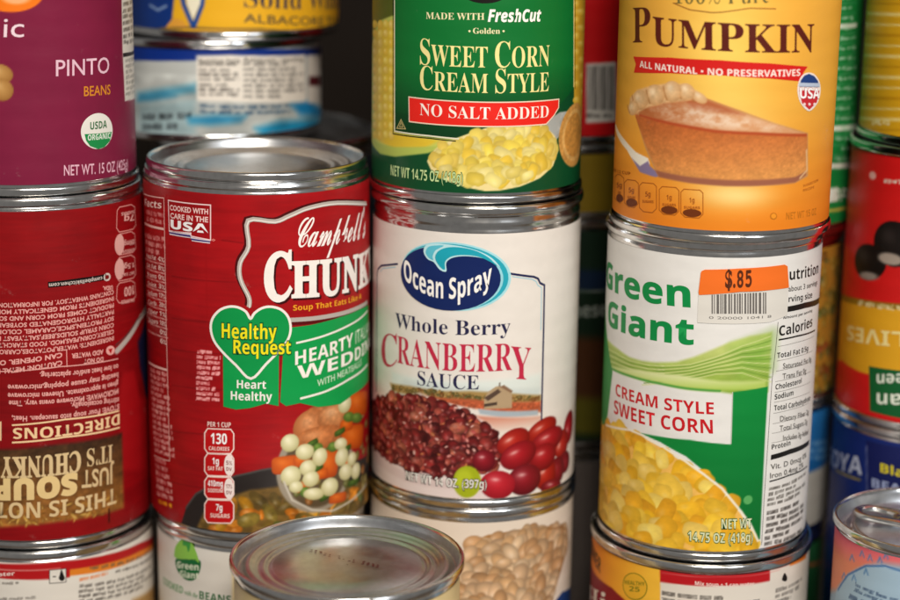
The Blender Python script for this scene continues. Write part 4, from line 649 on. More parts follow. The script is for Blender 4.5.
# print on the label of a2: u millimetres round the can, v millimetres up from the label's lower edge
LABELS['a2'] = dict(r=[
 ('fill','#960c12'),
 ('wood','#5c050a',12.5,0.15,13),
 ('line','#74070c',[(-2.43,98.12),(38.77,97.48)],0.4,0.8),
 ('poly','#161c3c',[(68.24,71.86),(59.37,68.99),(51.33,63.75),(52.51,54.68),(58.17,42.0),(67.9,29.78),(67.83,89.46)],2.5),
 ('poly','#a01016',[(41.18,55.41),(38.73,45.86),(38.75,20.25),(68.3,10.74),(68.1,38.93),(51.81,43.11),(47.79,54.48)],2),
 ('line','#b8b0a8',[(68.26,74.81),(53.62,71.89),(45.12,67.09),(38.43,63.59)],2.2,0.4),
 ('line','#4a4240',[(64.8,74.22),(50.97,71.82),(43.37,67.86),(38.02,65.82)],0.5,0.5),
 ('grad','#3c281a','#94602a',[(15.22,35.75),(14.24,6.92)],[(-16.74,31.51),(-5.21,32.88),(15.17,34.32),(39.78,33.57),(39.76,19.97),(39.73,5.86),(14.21,6.19),(0.63,5.47),(-18.35,2.91)],1.4),
 ('texture',[(-16.74,31.51),(-5.21,32.88),(15.17,34.32),(39.78,33.57),(39.76,19.97),(39.73,5.86),(14.21,6.19),(0.63,5.47),(-18.35,2.91)],0.32,2.2),
 ('scatter',[(-13.67,12.05),(38.97,12.78),(39.22,6.01),(0.63,5.47),(-14.1,3.6)],(1,2.6),0.3,['#c8923c','#a06a28','#d8a850','#8a5a20'],70,83,0.75),
 ('line','#3a0c08',[(32.68,7.45),(32.52,2.67)],0.7,0.4),
], v=[
 ('T','ingredients_text','INGREDIENTS: WATER,POTATOES,CARROTS,TOMATOES','s','#eaa8a0',[(36.96,69.25),(-18.07,67.73),(36.91,67.8)],{'w': 0.03}),
 ('T','ingredients_text','CELERY,CORN,PEAS,MOD. FOOD STARCH,TOMATO PASTE','s','#eaa8a0',[(37.05,71.58),(-17.94,70.06),(36.99,70.13)],{'w': 0.03}),
 ('T','ingredients_text','CORN SYRUP SOLIDS,BEEF,SALT,YEAST EXTRACT,SOY','s','#eaa8a0',[(37.14,73.91),(-17.8,72.39),(37.08,72.46)],{'w': 0.03}),
 ('T','ingredients_text','SOY PROTEIN,SPICE,CARAMEL COLOR,FLAVORING','s','#eaa8a0',[(37.22,76.23),(-17.67,74.71),(37.17,74.79)],{'w': 0.03}),
 ('T','ingredients_text','PARTIALLY HYDROGENATED SOYBEAN OIL,GARLIC','s','#eaa8a0',[(37.31,78.55),(-17.53,77.02),(37.26,77.11)],{'w': 0.03}),
 ('T','ingredients_text','PRODUCT COMES FROM CORN AND SOY IN THE USA','s','#eaa8a0',[(37.4,80.87),(-17.4,79.34),(37.35,79.43)],{'w': 0.03}),
 ('T','ingredients_text','INGREDIENTS FROM GENETICALLY MODIFIED CROPS','s','#eaa8a0',[(37.49,83.18),(-17.27,81.64),(37.43,81.74)],{'w': 0.03}),
 ('T','ingredients_text','CONTAINS WHEAT,SOY. FOR INFORMATION ABOUT CORN','s','#eaa8a0',[(37.58,85.49),(-17.13,83.94),(37.52,84.05)],{'w': 0.03}),
 ('T','ingredients_text','USDA.','s','#eaa8a0',[(37.17,87.08),(32.95,87.5),(37.11,85.68)],{'w': 0.035}),
 ('L','web_address_bar','#120c0c',[(13.08,90.39),(24.1,90.74),(34.35,90.62)],2.0,{}),
 ('T','web_address_text','campbellskitchen.com','sb','#d8ccc4',[(32.65,91.04),(13.43,90.85),(32.61,89.79)],{'layer': 2}),
 ('E','web_address_bar','#d8ccc4',[(34.79,90.48),(36.31,90.35),(34.84,91.87)],{'layer': 1}),
 ('E','web_address_bar','#7a1012',[(34.79,90.48),(35.68,90.39),(34.82,91.24)],{'layer': 2}),
 ('L','nutrition_tab','#e09890',[(40.38,112.69),(41.72,113.69),(48.7,113.36),(51.28,112.02),(51.81,105.58),(49.69,104.58),(41.1,105.1),(39.83,106.71)],0.3,{'closed': 1}),
 ('L','nutrition_tab','#e09890',[(40.0,103.37),(41.33,104.36),(48.21,103.98),(50.73,102.61),(51.32,97.53),(49.25,96.53),(40.77,97.12),(39.51,98.75)],0.3,{'closed': 1}),
 ('L','nutrition_tab','#e09890',[(39.67,95.22),(41.0,96.2),(47.79,95.77),(50.26,94.37),(50.79,88.38),(48.77,87.39),(40.4,88.05),(39.15,89.7)],0.3,{'closed': 1}),
 ('L','nutrition_tab','#e09890',[(39.32,86.32),(40.63,87.3),(47.35,86.81),(49.77,85.39),(50.35,80.61),(48.36,79.62),(40.09,80.33),(38.85,82.0)],0.3,{'closed': 1}),
 ('E','daily_value','#dca8a0',[(41.18,100.72),(43.64,100.48),(41.33,104.36)],{}),
 ('E','daily_value','#dca8a0',[(40.83,92.19),(43.27,91.93),(40.98,95.85)],{}),
 ('T','nutrition_value','7g','sb','#eab0a8',[(50.74,109.66),(44.07,109.99),(50.62,107.57)],{'layer': 3}),
 ('T','nutrition_value','SUGARS','sb','#eab0a8',[(50.82,111.05),(42.45,111.66),(50.76,110.01)],{'layer': 3}),
 ('T','nutrition_value','890mg','sb','#eab0a8',[(50.25,100.94),(43.68,101.32),(50.15,99.19)],{'layer': 3}),
 ('T','nutrition_value','SODIUM','sb','#eab0a8',[(50.07,97.78),(41.89,98.49),(50.01,96.73)],{'layer': 3}),
 ('T','nutrition_value','1.5g','sb','#eab0a8',[(49.8,92.87),(43.33,93.3),(49.7,91.11)],{'layer': 3}),
 ('T','nutrition_value','SAT FAT','sb','#eab0a8',[(49.63,89.7),(41.55,90.47),(49.57,88.65)],{'layer': 3}),
 ('T','nutrition_value','100','sb','#eab0a8',[(49.36,84.77),(42.98,85.24),(49.19,81.59)],{'layer': 3}),
 ('T','nutrition_value','CALORIES','sb','#eab0a8',[(49.11,80.17),(41.16,81.0),(49.05,78.97)],{'layer': 3}),
 ('T','caution_text','CAUTION: METAL EDGES ARE SHARP','s','#eaa8a0',[(16.86,63.77),(-24.18,59.19),(16.8,62.16)],{'w': 0.035}),
 ('T','caution_text','CAN OPENER. OPEN BY HAND','s','#eaa8a0',[(16.95,66.57),(-22.01,62.38),(16.9,64.96)],{'w': 0.035}),
 ('T','caution_text','DO NOT','s','#eaa8a0',[(32.07,62.75),(24.62,63.17),(32.01,61.26)],{'w': 0.035}),
 ('T','caution_text','ADD WATER','s','#eaa8a0',[(32.16,65.36),(20.39,65.73),(32.1,63.81)],{'w': 0.035}),
 ('L','caution_rule','#eaa8a0',[(18.52,67.28),(18.49,61.31)],0.25,{}),
 ('E','caution_mark','#eaa8a0',[(35.35,64.45),(37.29,64.19),(35.41,66.08)],{}),
 ('P','caution_mark','#b01016',[(34.3,65.16),(36.29,64.97),(35.39,63.16)],{'layer': 2}),
 ('L','caution_rule','#eaa8a0',[(-15.21,59.28),(-4.02,60.56),(16.11,61.7),(38.81,60.78)],0.35,{}),
 ('T','directions_text','on low heat and/or splattering.','s','#eaa8a0',[(38.74,58.86),(9.36,60.06),(38.67,57.07)],{'w': 0.03}),
 ('T','directions_text','heating may cause popping,microwave','s','#eaa8a0',[(38.62,55.83),(-1.46,55.97),(38.55,54.04)],{'w': 0.03}),
 ('T','directions_text','given is approximate. Uneven microwave','s','#eaa8a0',[(38.51,52.86),(-1.58,53.05),(38.44,51.07)],{'w': 0.03}),
 ('T','directions_text','MICROWAVE: Microwave ovens vary. Time','s','#eaa8a0',[(38.4,50.11),(-1.35,50.38),(38.33,48.31)],{'w': 0.03}),
 ('T','directions_text','stirring occasionally.','s','#eaa8a0',[(38.57,46.81),(19.45,48.51),(38.5,45.01)],{'w': 0.03}),
 ('T','directions_text','STOVE: Pour soup into saucepan. Heat,','s','#eaa8a0',[(38.68,44.43),(-0.54,44.99),(38.61,42.63)],{'w': 0.03}),
 ('T','directions_title','DIRECTIONS','sb','#f4d0a0',[(38.74,40.96),(-0.37,40.73),(38.6,37.13)],{}),
 ('L','directions_rule','#f4d0a0',[(-0.68,41.72),(17.18,42.89),(38.58,41.98)],0.55,{}),
 ('L','directions_rule','#f4d0a0',[(-0.92,35.52),(16.96,36.62),(38.65,35.91)],0.6,{}),
 ('P','directions_panel','#e8c49a',[(-9.12,42.41),(-4.25,42.91),(-4.54,36.1),(-9.44,35.54)],{}),
 ('T','slogan','IT’S','bs','#dcc090',[(35.11,30.52),(24.58,31.01),(34.89,24.35)],{}),
 ('T','slogan','CHUNKY','bs','#dcc090',[(22.29,30.83),(-4.97,30.07),(22.05,23.63)],{'w': 0.02}),
 ('T','slogan','JUST','s','#dcc090',[(35.28,22.49),(22.56,23.55),(35.06,16.47)],{'w': 0.02}),
 ('T','slogan','SOUP','sb','#e6c88c',[(20.37,23.0),(-7.48,21.96),(20.13,15.95)],{'w': 0.05}),
 ('T','slogan','THIS IS NOT','sb','#dcc090',[(36.1,14.46),(-7.48,13.82),(35.89,8.78)],{}),
])

# print on the label of asoup: u millimetres round the can, v millimetres up from the label's lower edge
LABELS['asoup'] = dict(r=[
 ('fill','#e2dcd2'),
 ('poly','#b4181c',[(-37.51,88.41),(-7.02,94.44),(13.72,94.83),(30.82,93.92),(48.87,92.76),(68.2,88.95),(68.21,85.42),(48.68,89.01),(30.69,89.84),(17.05,90.49),(16.99,88.46),(-7.26,88.92),(-38.25,82.86)],0.3),
 ('line','#e8a8a0',[(-24.13,89.62),(-7.11,92.22),(13.64,92.29)],0.35,0.3),
 ('poly','#e08028',[(17.09,91.41),(30.72,90.76),(48.72,89.76),(68.21,86.4),(68.21,84.44),(48.59,87.32),(30.63,88.16),(17.01,89.01)],0.3),
 ('greek','#5c544c',[(24.36,91.37),(58.54,87.25),(24.3,89.52)],1,0.6,91),
 ('greek','#e0885c',[(20.18,87.92),(33.21,87.82),(20.12,86.25)],1,0.8,92),
 ('greek','#5c5650',[(34.54,87.25),(68.23,83.07),(34.49,85.76)],1,0.8,93),
 ('greek','#5c5650',[(20.1,85.51),(68.24,80.32),(19.85,78.08)],4,0.75,94),
 ('greek','#6c6660',[(-15.12,86.99),(-0.51,88.36),(-15.2,85.49)],1,0.8,95),
 ('greek','#7c7670',[(-15.42,81.36),(5.12,82.97),(-15.5,79.85)],1,0.8,96),
 ('poly','#b89058',[(42.72,73.15),(68.23,70.04),(68.24,58.9),(42.56,69.37)],2),
], v=[
 ('T','band_text','+ 1 can water','sb','#f4e0d8',[(-21.27,87.82),(-1.96,90.46),(-21.19,89.18)],{}),
 ('L','water_mark','#3c3834',[(10.04,92.0),(15.7,91.95),(15.54,87.0),(9.87,87.13)],0.25,{'closed': 1,'layer': 2}),
 ('P','water_mark','#e2dcd2',[(10.04,92.0),(15.7,91.95),(15.54,87.0),(9.87,87.13)],{'layer': 1}),
 ('P','water_mark','#1c1816',[(14.1,91.79),(14.8,89.85),(15.17,88.54),(14.65,87.64),(13.76,87.68),(13.1,88.58),(13.42,89.88)],{'layer': 2,'smooth': 1}),
 ('L','water_mark','#1c1816',[(11.0,89.47),(12.17,89.43)],0.4,{'layer': 2}),
])

# print on the label of bgg: u millimetres round the can, v millimetres up from the label's lower edge
LABELS['bgg'] = dict(r=[
 ('fill','#e2ded6'),
 ('poly','#ecd8a8',[(-6.43,90.96),(-0.1,89.05),(17.52,64.3),(-6.78,65.44)],1),
], v=[
 ('P','brand_mark','#8cc850',[(-25.11,100.41),(-21.8,98.59),(-20.07,95.61),(-19.26,92.43),(-21.47,93.07),(-30.91,91.34),(-31.72,93.36),(-30.12,96.83)],{'smooth': 1}),
 ('P','brand_mark','#3a9a44',[(-26.13,100.53),(-23.82,100.73),(-22.93,98.33),(-23.96,95.48),(-24.94,97.47),(-26.74,97.39)],{'layer': 2,'smooth': 1}),
 ('P','brand_mark','#0c6a34',[(-30.93,90.96),(-24.33,92.62),(-18.81,93.49),(-18.89,89.52),(-21.19,85.8),(-24.53,84.61),(-28.18,85.35),(-30.67,87.64)],{'layer': 1,'smooth': 1}),
 ('T','brand_name','Green','sb','#e8f0d8',[(-30.18,87.94),(-19.41,89.63),(-30.1,90.41)],{'layer': 3}),
 ('T','brand_name','Giant','sb','#e8f0d8',[(-28.76,84.88),(-19.39,86.42),(-28.68,87.35)],{'layer': 3}),
 ('T','product_name','COOKED','sb','#5a9a5c',[(-41.38,78.13),(-27.28,78.8),(-41.19,80.89)],{}),
 ('T','product_name','with the','bsi','#4a8a4c',[(-26.42,78.89),(-19.99,79.0),(-26.37,80.79)],{}),
 ('T','product_name','BEANS','sb','#1c6a34',[(-19.38,78.98),(-6.96,78.98),(-19.31,82.01)],{}),
])

# print on the label of cbean: u millimetres round the can, v millimetres up from the label's lower edge
LABELS['cbean'] = dict(r=[
 ('fill','#e6d8c8'),
 ('poly','#a8743c',[(-2.93,94.74),(-3.33,98.08),(-0.93,101.51),(5.33,104.06),(15.62,104.98),(25.87,104.39),(37.5,101.62),(44.51,98.38),(45.6,93.39),(41.75,87.04),(37.17,80.9),(33.51,73.63),(31.72,59.51),(-6.75,64.32),(-5.94,83.32)],0.6),
 ('scatter',[(-2.93,94.74),(-3.33,98.08),(-0.93,101.51),(5.33,104.06),(15.62,104.98),(25.87,104.39),(37.5,101.62),(44.51,98.38),(45.6,93.39),(41.75,87.04),(37.17,80.9),(33.51,73.63),(31.72,59.51),(-6.75,64.32),(-5.94,83.32)],(5.0,6.8),0.72,['#ecc294','#e8b884','#f2cea4','#e0ac78','#eec498'],190,101,0.6),
 ('line','#8a5c30',[(30.0,102.44),(39.12,100.39),(43.99,97.79),(44.51,91.85),(40.06,85.31),(33.93,78.11),(26.89,74.03)],0.5,0.5),
 ('poly','#1c3c78',[(36.14,73.54),(40.74,75.03),(55.49,71.76),(55.5,50.25),(31.72,59.51)],0.4),
], v=[
])

# print on the label of dsoup: u millimetres round the can, v millimetres up from the label's lower edge
LABELS['dsoup'] = dict(r=[
 ('fill','#e4dcd0'),
 ('poly','#f0a424',[(-63.75,101.72),(-18.84,99.21),(-17.71,72.18),(-63.82,55.16)],0.3),
 ('grad','#ee8a20','#f4bc3c',[(-53.45,96.26),(-23.75,89.31)],[(-63.75,101.72),(-18.94,101.38),(-17.71,72.18),(-63.82,55.16)],0.3),
 ('poly','#8c1420',[(-63.77,85.59),(-53.49,85.23),(-39.48,85.25),(-30.16,82.35),(-63.82,55.16)],0.4),
 ('poly','#b81820',[(-18.94,101.38),(1.76,101.26),(20.53,101.27),(46.25,99.63),(45.24,97.36),(20.75,97.94),(21.03,93.86),(2.1,93.99),(-18.6,93.4)],0.3),
 ('line','#e89088',[(-18.01,96.81),(1.95,97.27),(25.48,96.94)],0.25,0.3),
 ('poly','#e88028',[(30.67,99.32),(43.73,97.88),(44.17,95.86),(30.88,97.05)],0.3),
 ('poly','#e4dcd0',[(25.1,95.56),(30.46,95.32),(30.54,91.23),(25.16,91.5)],0.3),
 ('greek','#5c5650',[(-17.75,90.64),(17.0,90.54),(-17.57,86.26)],2,0.75,111),
 ('greek','#6c6660',[(24.01,90.65),(40.6,90.35),(23.54,84.11)],3,0.75,112),
], v=[
 ('E','seal_mark','#7a7a1c',[(-28.5,89.34),(-23.19,90.0),(-28.5,94.33)],{}),
 ('E','seal_mark','#e8b030',[(-28.5,89.34),(-23.54,89.99),(-28.49,94.0)],{'layer': 2}),
 ('T','seal_text','HEALTHY','sb','#7a7a1c',[(-32.79,88.98),(-24.21,90.67),(-32.86,90.45)],{'layer': 3}),
 ('T','seal_text','25','sb','#7a7a1c',[(-30.6,87.06),(-26.11,87.96),(-30.69,88.89)],{'layer': 3}),
 ('T','claim_text','LOWER','sb','#2c2018',[(-63.34,90.5),(-47.7,87.63),(-63.33,95.88)],{}),
 ('T','band_text','Mix soup + 1 can water','sb','#f4d8d0',[(-6.4,94.04),(14.45,93.26),(-6.46,95.42)],{}),
 ('T','brand_text','Hi','bs','#f0e8e0',[(-63.93,69.32),(-42.63,74.28),(-63.91,77.11)],{}),
 ('P','water_mark','#1c1816',[(28.0,95.23),(29.48,93.37),(29.37,92.07),(28.15,92.09),(26.81,92.94),(27.03,94.15)],{'smooth': 1}),
])

# print on the label of front: u millimetres round the can, v millimetres up from the label's lower edge
LABELS['front'] = dict(r=[
 ('fill','#e8cf98'),
 ('noise',0.03,5,9),
], v=[
])

# print on the label of tunay: u millimetres round the can, v millimetres up from the label's lower edge
LABELS['tunay'] = dict(r=[
 ('fill','#eab024'),
 ('poly','#14357c',[(-58.36,15.55),(-15.12,18.35),(-17.14,3.62),(-19.83,0.89),(-58.31,-7.27)],0.3),
 ('line','#1c4a94',[(-15.03,21.99),(-12.06,9.35),(-8.67,1.78)],1.9,0.4),
 ('line','#1c4a94',[(-3.39,22.33),(-5.1,9.57),(-8.28,1.79)],1.7,0.4),
 ('line','#8aa4c8',[(-27.32,8.54),(-23.37,6.95),(-19.63,8.63)],0.8,0.6),
 ('poly','#f0ead0',[(-11.87,18.47),(-4.19,18.69),(-5.85,9.92),(-8.63,3.98),(-10.86,9.76)],0.5),
 ('poly','#e0a03c',[(-19.83,0.89),(-16.69,4.37),(-12.57,3.83),(-10.63,1.34)],0.5),
 ('line','#1c2440',[(-53.46,-2.33),(-9.85,1.22),(16.28,0.79),(52.64,-3.04)],0.5,0.4),
], v=[
 ('T','product_name','Solid White','bs','#2c3048',[(10.35,8.96),(65.73,5.33),(10.44,16.62)],{'w': -0.008}),
 ('T','product_name','ALBACORE TUNA','s','#4c4438',[(10.29,3.47),(69.18,-1.39),(10.32,6.59)],{'w': 0.01}),
])

# print on the label of tunab: u millimetres round the can, v millimetres up from the label's lower edge
LABELS['tunab'] = dict(r=[
 ('fill','#b8bcb8'),
 ('poly','#0e2e80',[(-58.94,28.42),(-24.49,32.15),(11.91,32.84),(69.23,28.46),(69.23,25.72),(11.86,29.7),(-0.34,27.88),(-24.66,26.73),(-58.93,23.39)],0.4),
 ('poly','#4c9cb8',[(-25.07,14.51),(-14.97,16.75),(-0.86,19.15),(-0.91,16.17),(-15.04,13.75),(-25.16,11.86)],3.2),
 ('poly','#2c7ca0',[(-24.1,13.46),(-12.93,15.37),(-8.95,14.44),(-19.44,11.95),(-25.17,11.48)],3.2),
 ('poly','#9cb4b8',[(-25.21,10.35),(-0.95,13.93),(-1.2,-0.32),(-25.61,-1.83)],3),
 ('greek','#3c4448',[(-23.31,7.49),(-1.78,9.43),(-23.55,-0.11)],2,0.85,121),
 ('poly','#1a80ac',[(-4.1,6.38),(5.98,7.61),(17.68,6.92),(15.33,4.76),(4.07,3.86),(-3.38,4.52)],3.2),
 ('poly','#1c88b4',[(21.21,2.2),(32.16,4.0),(56.79,2.19),(69.64,-2.89),(37.21,-1.11),(24.07,-0.65)],3.2),
 ('poly','#1c80b8',[(37.3,9.99),(48.9,10.23),(69.64,2.69),(69.64,0.3),(43.13,5.14)],3.2),
 ('texture',[(-59.14,22.56),(69.44,22.52),(69.44,-8.44),(-59.09,-7.97)],0.22,9),
 ('poly','#e4dcd0',[(-0.49,29.72),(11.87,29.89),(46.74,27.93),(47.72,9.99),(11.63,12.58),(-0.6,13.01)],0.3),
 ('poly','#e4dcd0',[(49.04,27.51),(64.43,25.83),(64.08,7.06),(48.9,9.27)],0.3),
 ('poly','#5c1c24',[(49.8,19.38),(64.28,17.64),(64.21,13.73),(49.77,15.73)],0.3),
 ('greek','#4c4844',[(0.39,27.33),(15.23,27.21),(0.17,14.32)],7,0.65,122),
 ('greek','#5c5854',[(16.76,27.54),(45.3,25.79),(16.59,13.36)],7,0.7,123),
 ('greek','#2c4c68',[(0.13,12.08),(37.3,10.37),(0.06,7.96)],2,0.8,124),
], v=[
 ('T','panel_title','Nutrition Facts','sb','#2c2824',[(0.38,26.78),(15.6,26.68),(0.41,28.63)],{}),
 ('T','panel_title','Amount / serving','sb','#3c3834',[(16.76,27.35),(45.3,25.6),(16.78,28.83)],{}),
])

# print on the label of ebase: u millimetres round the can, v millimetres up from the label's lower edge
LABELS['ebase'] = dict(r=[
 ('fill','#3c4450'),
], v=[
])

# print on the label of fred: u millimetres round the can, v millimetres up from the label's lower edge
LABELS['fred'] = dict(r=[
 ('fill','#c01418'),
 ('poly','#cfcac2',[(4.99,27.05),(16.91,27.35),(17.78,5.26),(5.68,4.92)],0.3),
 ('poly','#4c4846',[(5.59,26.13),(6.0,26.12),(6.52,9.77),(6.1,9.78)],0.25),
 ('poly','#4c4846',[(6.73,26.12),(7.34,26.11),(7.86,9.76),(7.24,9.77)],0.25),
 ('poly','#4c4846',[(7.87,26.11),(8.68,26.1),(9.22,9.73),(8.4,9.75)],0.25),
 ('poly','#4c4846',[(9.03,26.09),(9.46,26.08),(10.0,9.71),(9.57,9.72)],0.25),
 ('poly','#4c4846',[(10.2,26.07),(10.83,26.06),(11.39,9.67),(10.76,9.69)],0.25),
 ('poly','#4c4846',[(11.39,26.04),(12.23,26.02),(12.81,9.62),(11.96,9.65)],0.25),
 ('poly','#4c4846',[(12.59,26.01),(13.04,26.0),(13.63,9.59),(13.17,9.61)],0.25),
 ('poly','#4c4846',[(13.81,25.98),(14.47,25.95),(15.08,9.53),(14.41,9.56)],0.25),
 ('poly','#4c4846',[(15.06,25.93),(15.94,25.9),(16.57,9.46),(15.68,9.5)],0.25),
 ('greek','#5c5854',[(5.93,9.03),(16.77,8.89),(6.01,6.42)],1,0.8,131),
], v=[
])

# print on the label of folive: u millimetres round the can, v millimetres up from the label's lower edge
LABELS['folive'] = dict(r=[
 ('fill','#7a6418'),
], v=[
])

# print on the label of fdark: u millimetres round the can, v millimetres up from the label's lower edge
LABELS['fdark'] = dict(r=[
 ('fill','#16281c'),
 ('poly','#14243c',[(-2.54,68.77),(33.64,65.97),(34.2,57.94),(-2.33,60.99)],2),
 ('line','#8a948c',[(-2.31,60.21),(22.4,58.98)],0.5,0.5),
 ('poly','#4a2c18',[(-1.83,42.56),(35.58,38.83),(38.06,7.66),(-1.03,12.69)],4),
 ('poly','#5a5418',[(-1.19,18.71),(37.53,13.97),(38.87,-1.65),(-0.79,3.82)],4),
], v=[
 ('T','product_name','Chinese','sb','#8c948c',[(-7.76,49.77),(16.72,49.56),(-7.9,55.25)],{}),
])

# print on the label of fgrey: u millimetres round the can, v millimetres up from the label's lower edge
LABELS['fgrey'] = dict(r=[
 ('fill','#5c5450'),
], v=[
])

# print on the label of ggreen: u millimetres round the can, v millimetres up from the label's lower edge
LABELS['ggreen'] = dict(r=[
 ('fill','#167a38'),
 ('line','#d4d8c8',[(7.61,72.83),(36.08,72.29)],1.7,0.4),
 ('line','#d4d8c8',[(9.8,36.62),(44.75,34.22)],1.9,0.4),
 ('line','#d4d8c8',[(10.63,23.11),(50.2,19.44)],2.0,0.4),
 ('line','#9cc0a0',[(6.92,84.45),(34.28,84.06)],0.25,0.4),
 ('greek','#b8d4b8',[(25.19,83.32),(34.4,83.19),(25.36,81.54)],1,0.75,140),
 ('line','#9cc0a0',[(7.12,80.94),(34.81,80.44)],0.25,0.4),
 ('greek','#b8d4b8',[(21.86,79.91),(34.94,79.57),(22.01,78.13)],1,0.75,141),
 ('line','#9cc0a0',[(7.33,77.42),(35.36,76.81)],0.25,0.4),
 ('greek','#b8d4b8',[(25.31,76.2),(35.5,75.94),(25.48,74.41)],1,0.75,142),
 ('line','#9cc0a0',[(7.54,73.89),(35.93,73.16)],0.25,0.4),
 ('greek','#b8d4b8',[(21.96,72.8),(36.08,72.29),(22.11,71.01)],1,0.75,143),
 ('line','#9cc0a0',[(7.76,70.35),(36.53,69.5)],0.25,0.4),
 ('greek','#b8d4b8',[(25.43,69.05),(36.68,68.62),(25.6,67.24)],1,0.75,144),
 ('line','#9cc0a0',[(7.97,66.8),(37.16,65.82)],0.25,0.4),
 ('greek','#b8d4b8',[(22.06,65.65),(37.31,64.94),(22.22,63.85)],1,0.75,145),
 ('line','#9cc0a0',[(8.18,63.24),(37.82,62.13)],0.25,0.4),
 ('greek','#b8d4b8',[(25.56,61.86),(37.98,61.24),(25.73,60.04)],1,0.75,146),
 ('line','#9cc0a0',[(8.4,59.68),(38.51,58.41)],0.25,0.4),
 ('greek','#b8d4b8',[(22.17,58.46),(38.69,57.51),(22.32,56.65)],1,0.75,147),
 ('line','#9cc0a0',[(8.61,56.1),(39.25,54.67)],0.25,0.4),
 ('greek','#b8d4b8',[(25.68,54.63),(39.44,53.77),(25.86,52.81)],1,0.75,148),
 ('line','#9cc0a0',[(8.83,52.51),(40.05,50.91)],0.25,0.4),
 ('greek','#b8d4b8',[(22.27,51.24),(40.25,50.01),(22.42,49.42)],1,0.75,149),
 ('line','#9cc0a0',[(9.05,48.92),(40.92,47.13)],0.25,0.4),
 ('greek','#b8d4b8',[(25.81,47.36),(41.14,46.21),(25.98,45.53)],1,0.75,150),
 ('line','#9cc0a0',[(9.27,45.31),(41.87,43.31)],0.25,0.4),
 ('greek','#b8d4b8',[(22.38,43.98),(42.12,42.39),(22.53,42.15)],1,0.75,151),
 ('line','#9cc0a0',[(9.49,41.7),(42.96,39.46)],0.25,0.4),
 ('greek','#b8d4b8',[(25.94,40.06),(43.25,38.53),(26.11,38.22)],1,0.75,152),
 ('line','#9cc0a0',[(9.71,38.07),(44.24,35.56)],0.25,0.4),
 ('greek','#b8d4b8',[(30.04,36.01),(44.6,34.61),(30.25,34.15)],1,0.75,153),
 ('line','#9cc0a0',[(9.93,34.44),(45.9,31.58)],0.25,0.4),
 ('greek','#b8d4b8',[(26.06,32.72),(46.4,30.61),(26.24,30.86)],1,0.75,154),
 ('line','#9cc0a0',[(10.16,30.79),(48.96,27.36)],0.25,0.4),
 ('greek','#b8d4b8',[(30.2,28.62),(50.22,26.25),(30.42,26.74)],1,0.75,155),
 ('line','#9cc0a0',[(10.38,27.14),(50.21,23.38)],0.25,0.4),
 ('greek','#b8d4b8',[(26.19,25.34),(50.21,22.47),(26.37,23.48)],1,0.75,156),
 ('line','#c8b048',[(7.75,5.9),(42.85,4.3)],1,0.5),
 ('poly','#d8dccc',[(13.25,13.8),(29.89,13.42),(30.49,8.1),(13.59,8.61)],0.4),
], v=[
 ('T','panel_title','Nutrition F','sb','#dfe6d8',[(44.42,11.42),(13.64,14.23),(46.38,6.89)],{'layer': 1}),
])

# print on the label of ggold: u millimetres round the can, v millimetres up from the label's lower edge
LABELS['ggold'] = dict(r=[
 ('fill','#a8782a'),
 ('scatter',[(18.95,56.43),(42.68,54.34),(49.17,-4.67),(21.26,0.14)],(2,5),0.7,['#b08a2c','#8a5a20','#c09838','#6a6a2c','#a85028','#7c7030'],90,151),
], v=[
])

# print on the label of gblue: u millimetres round the can, v millimetres up from the label's lower edge
LABELS['gblue'] = dict(r=[
 ('fill','#2468a8'),
 ('grad','#2a74b4','#1c5c98',[(30.82,50.76),(33.67,27.38)],[(10.07,56.91),(48.77,50.14),(48.67,17.9),(12.19,21.4)],0.3),
 ('poly','#a8a49c',[(12.14,22.2),(24.11,21.98),(49.09,21.91),(48.97,-20.14),(14.19,-10.96)],0.7),
 ('greek','#8cb4d4',[(23.53,35.62),(49.21,30.66),(24.27,26.74)],3,0.6,152),
], v=[
])

# print on the label of gdark: u millimetres round the can, v millimetres up from the label's lower edge
LABELS['gdark'] = dict(r=[
 ('fill','#1c4c2c'),
 ('line','#a0482c',[(18.98,70.91),(49.28,64.77)],1,0.5),
], v=[
])

# print on the label of hyel: u millimetres round the can, v millimetres up from the label's lower edge
LABELS['hyel'] = dict(r=[
 ('fill','#d8a41c'),
 ('line','#c08c14',[(-65.26,43.7),(-33.61,45.88)],0.7,0.6),
 ('line','#ead07c',[(-65.27,39.94),(-33.29,42.31)],1.2,0.6),
 ('line','#ead07c',[(-65.28,36.18),(-32.98,38.73)],0.7,0.6),
 ('line','#c08c14',[(-65.3,32.41),(-32.67,35.15)],1.2,0.6),
 ('line','#ead07c',[(-65.31,28.63),(-32.37,31.55)],0.7,0.6),
 ('line','#ead07c',[(-65.32,24.85),(-32.06,27.95)],1.2,0.6),
 ('line','#c08c14',[(-65.33,21.05),(-31.75,24.35)],0.7,0.6),
 ('line','#ead07c',[(-65.34,17.24),(-31.45,20.74)],1.2,0.6),
 ('line','#ead07c',[(-65.36,13.43),(-31.15,17.12)],0.7,0.6),
 ('line','#c08c14',[(-65.37,9.6),(-30.85,13.49)],1.2,0.6),
 ('line','#ead07c',[(-65.38,5.76),(-30.54,9.85)],0.7,0.6),
 ('line','#ead07c',[(-65.39,1.92),(-30.25,6.21)],1.2,0.6),
 ('line','#c08c14',[(-65.4,-1.93),(-29.95,2.56)],0.7,0.6),
 ('greek','#f0e4b4',[(-47.26,4.44),(-31.5,6.23),(-46.88,1.63)],1,0.85,161),
], v=[
])

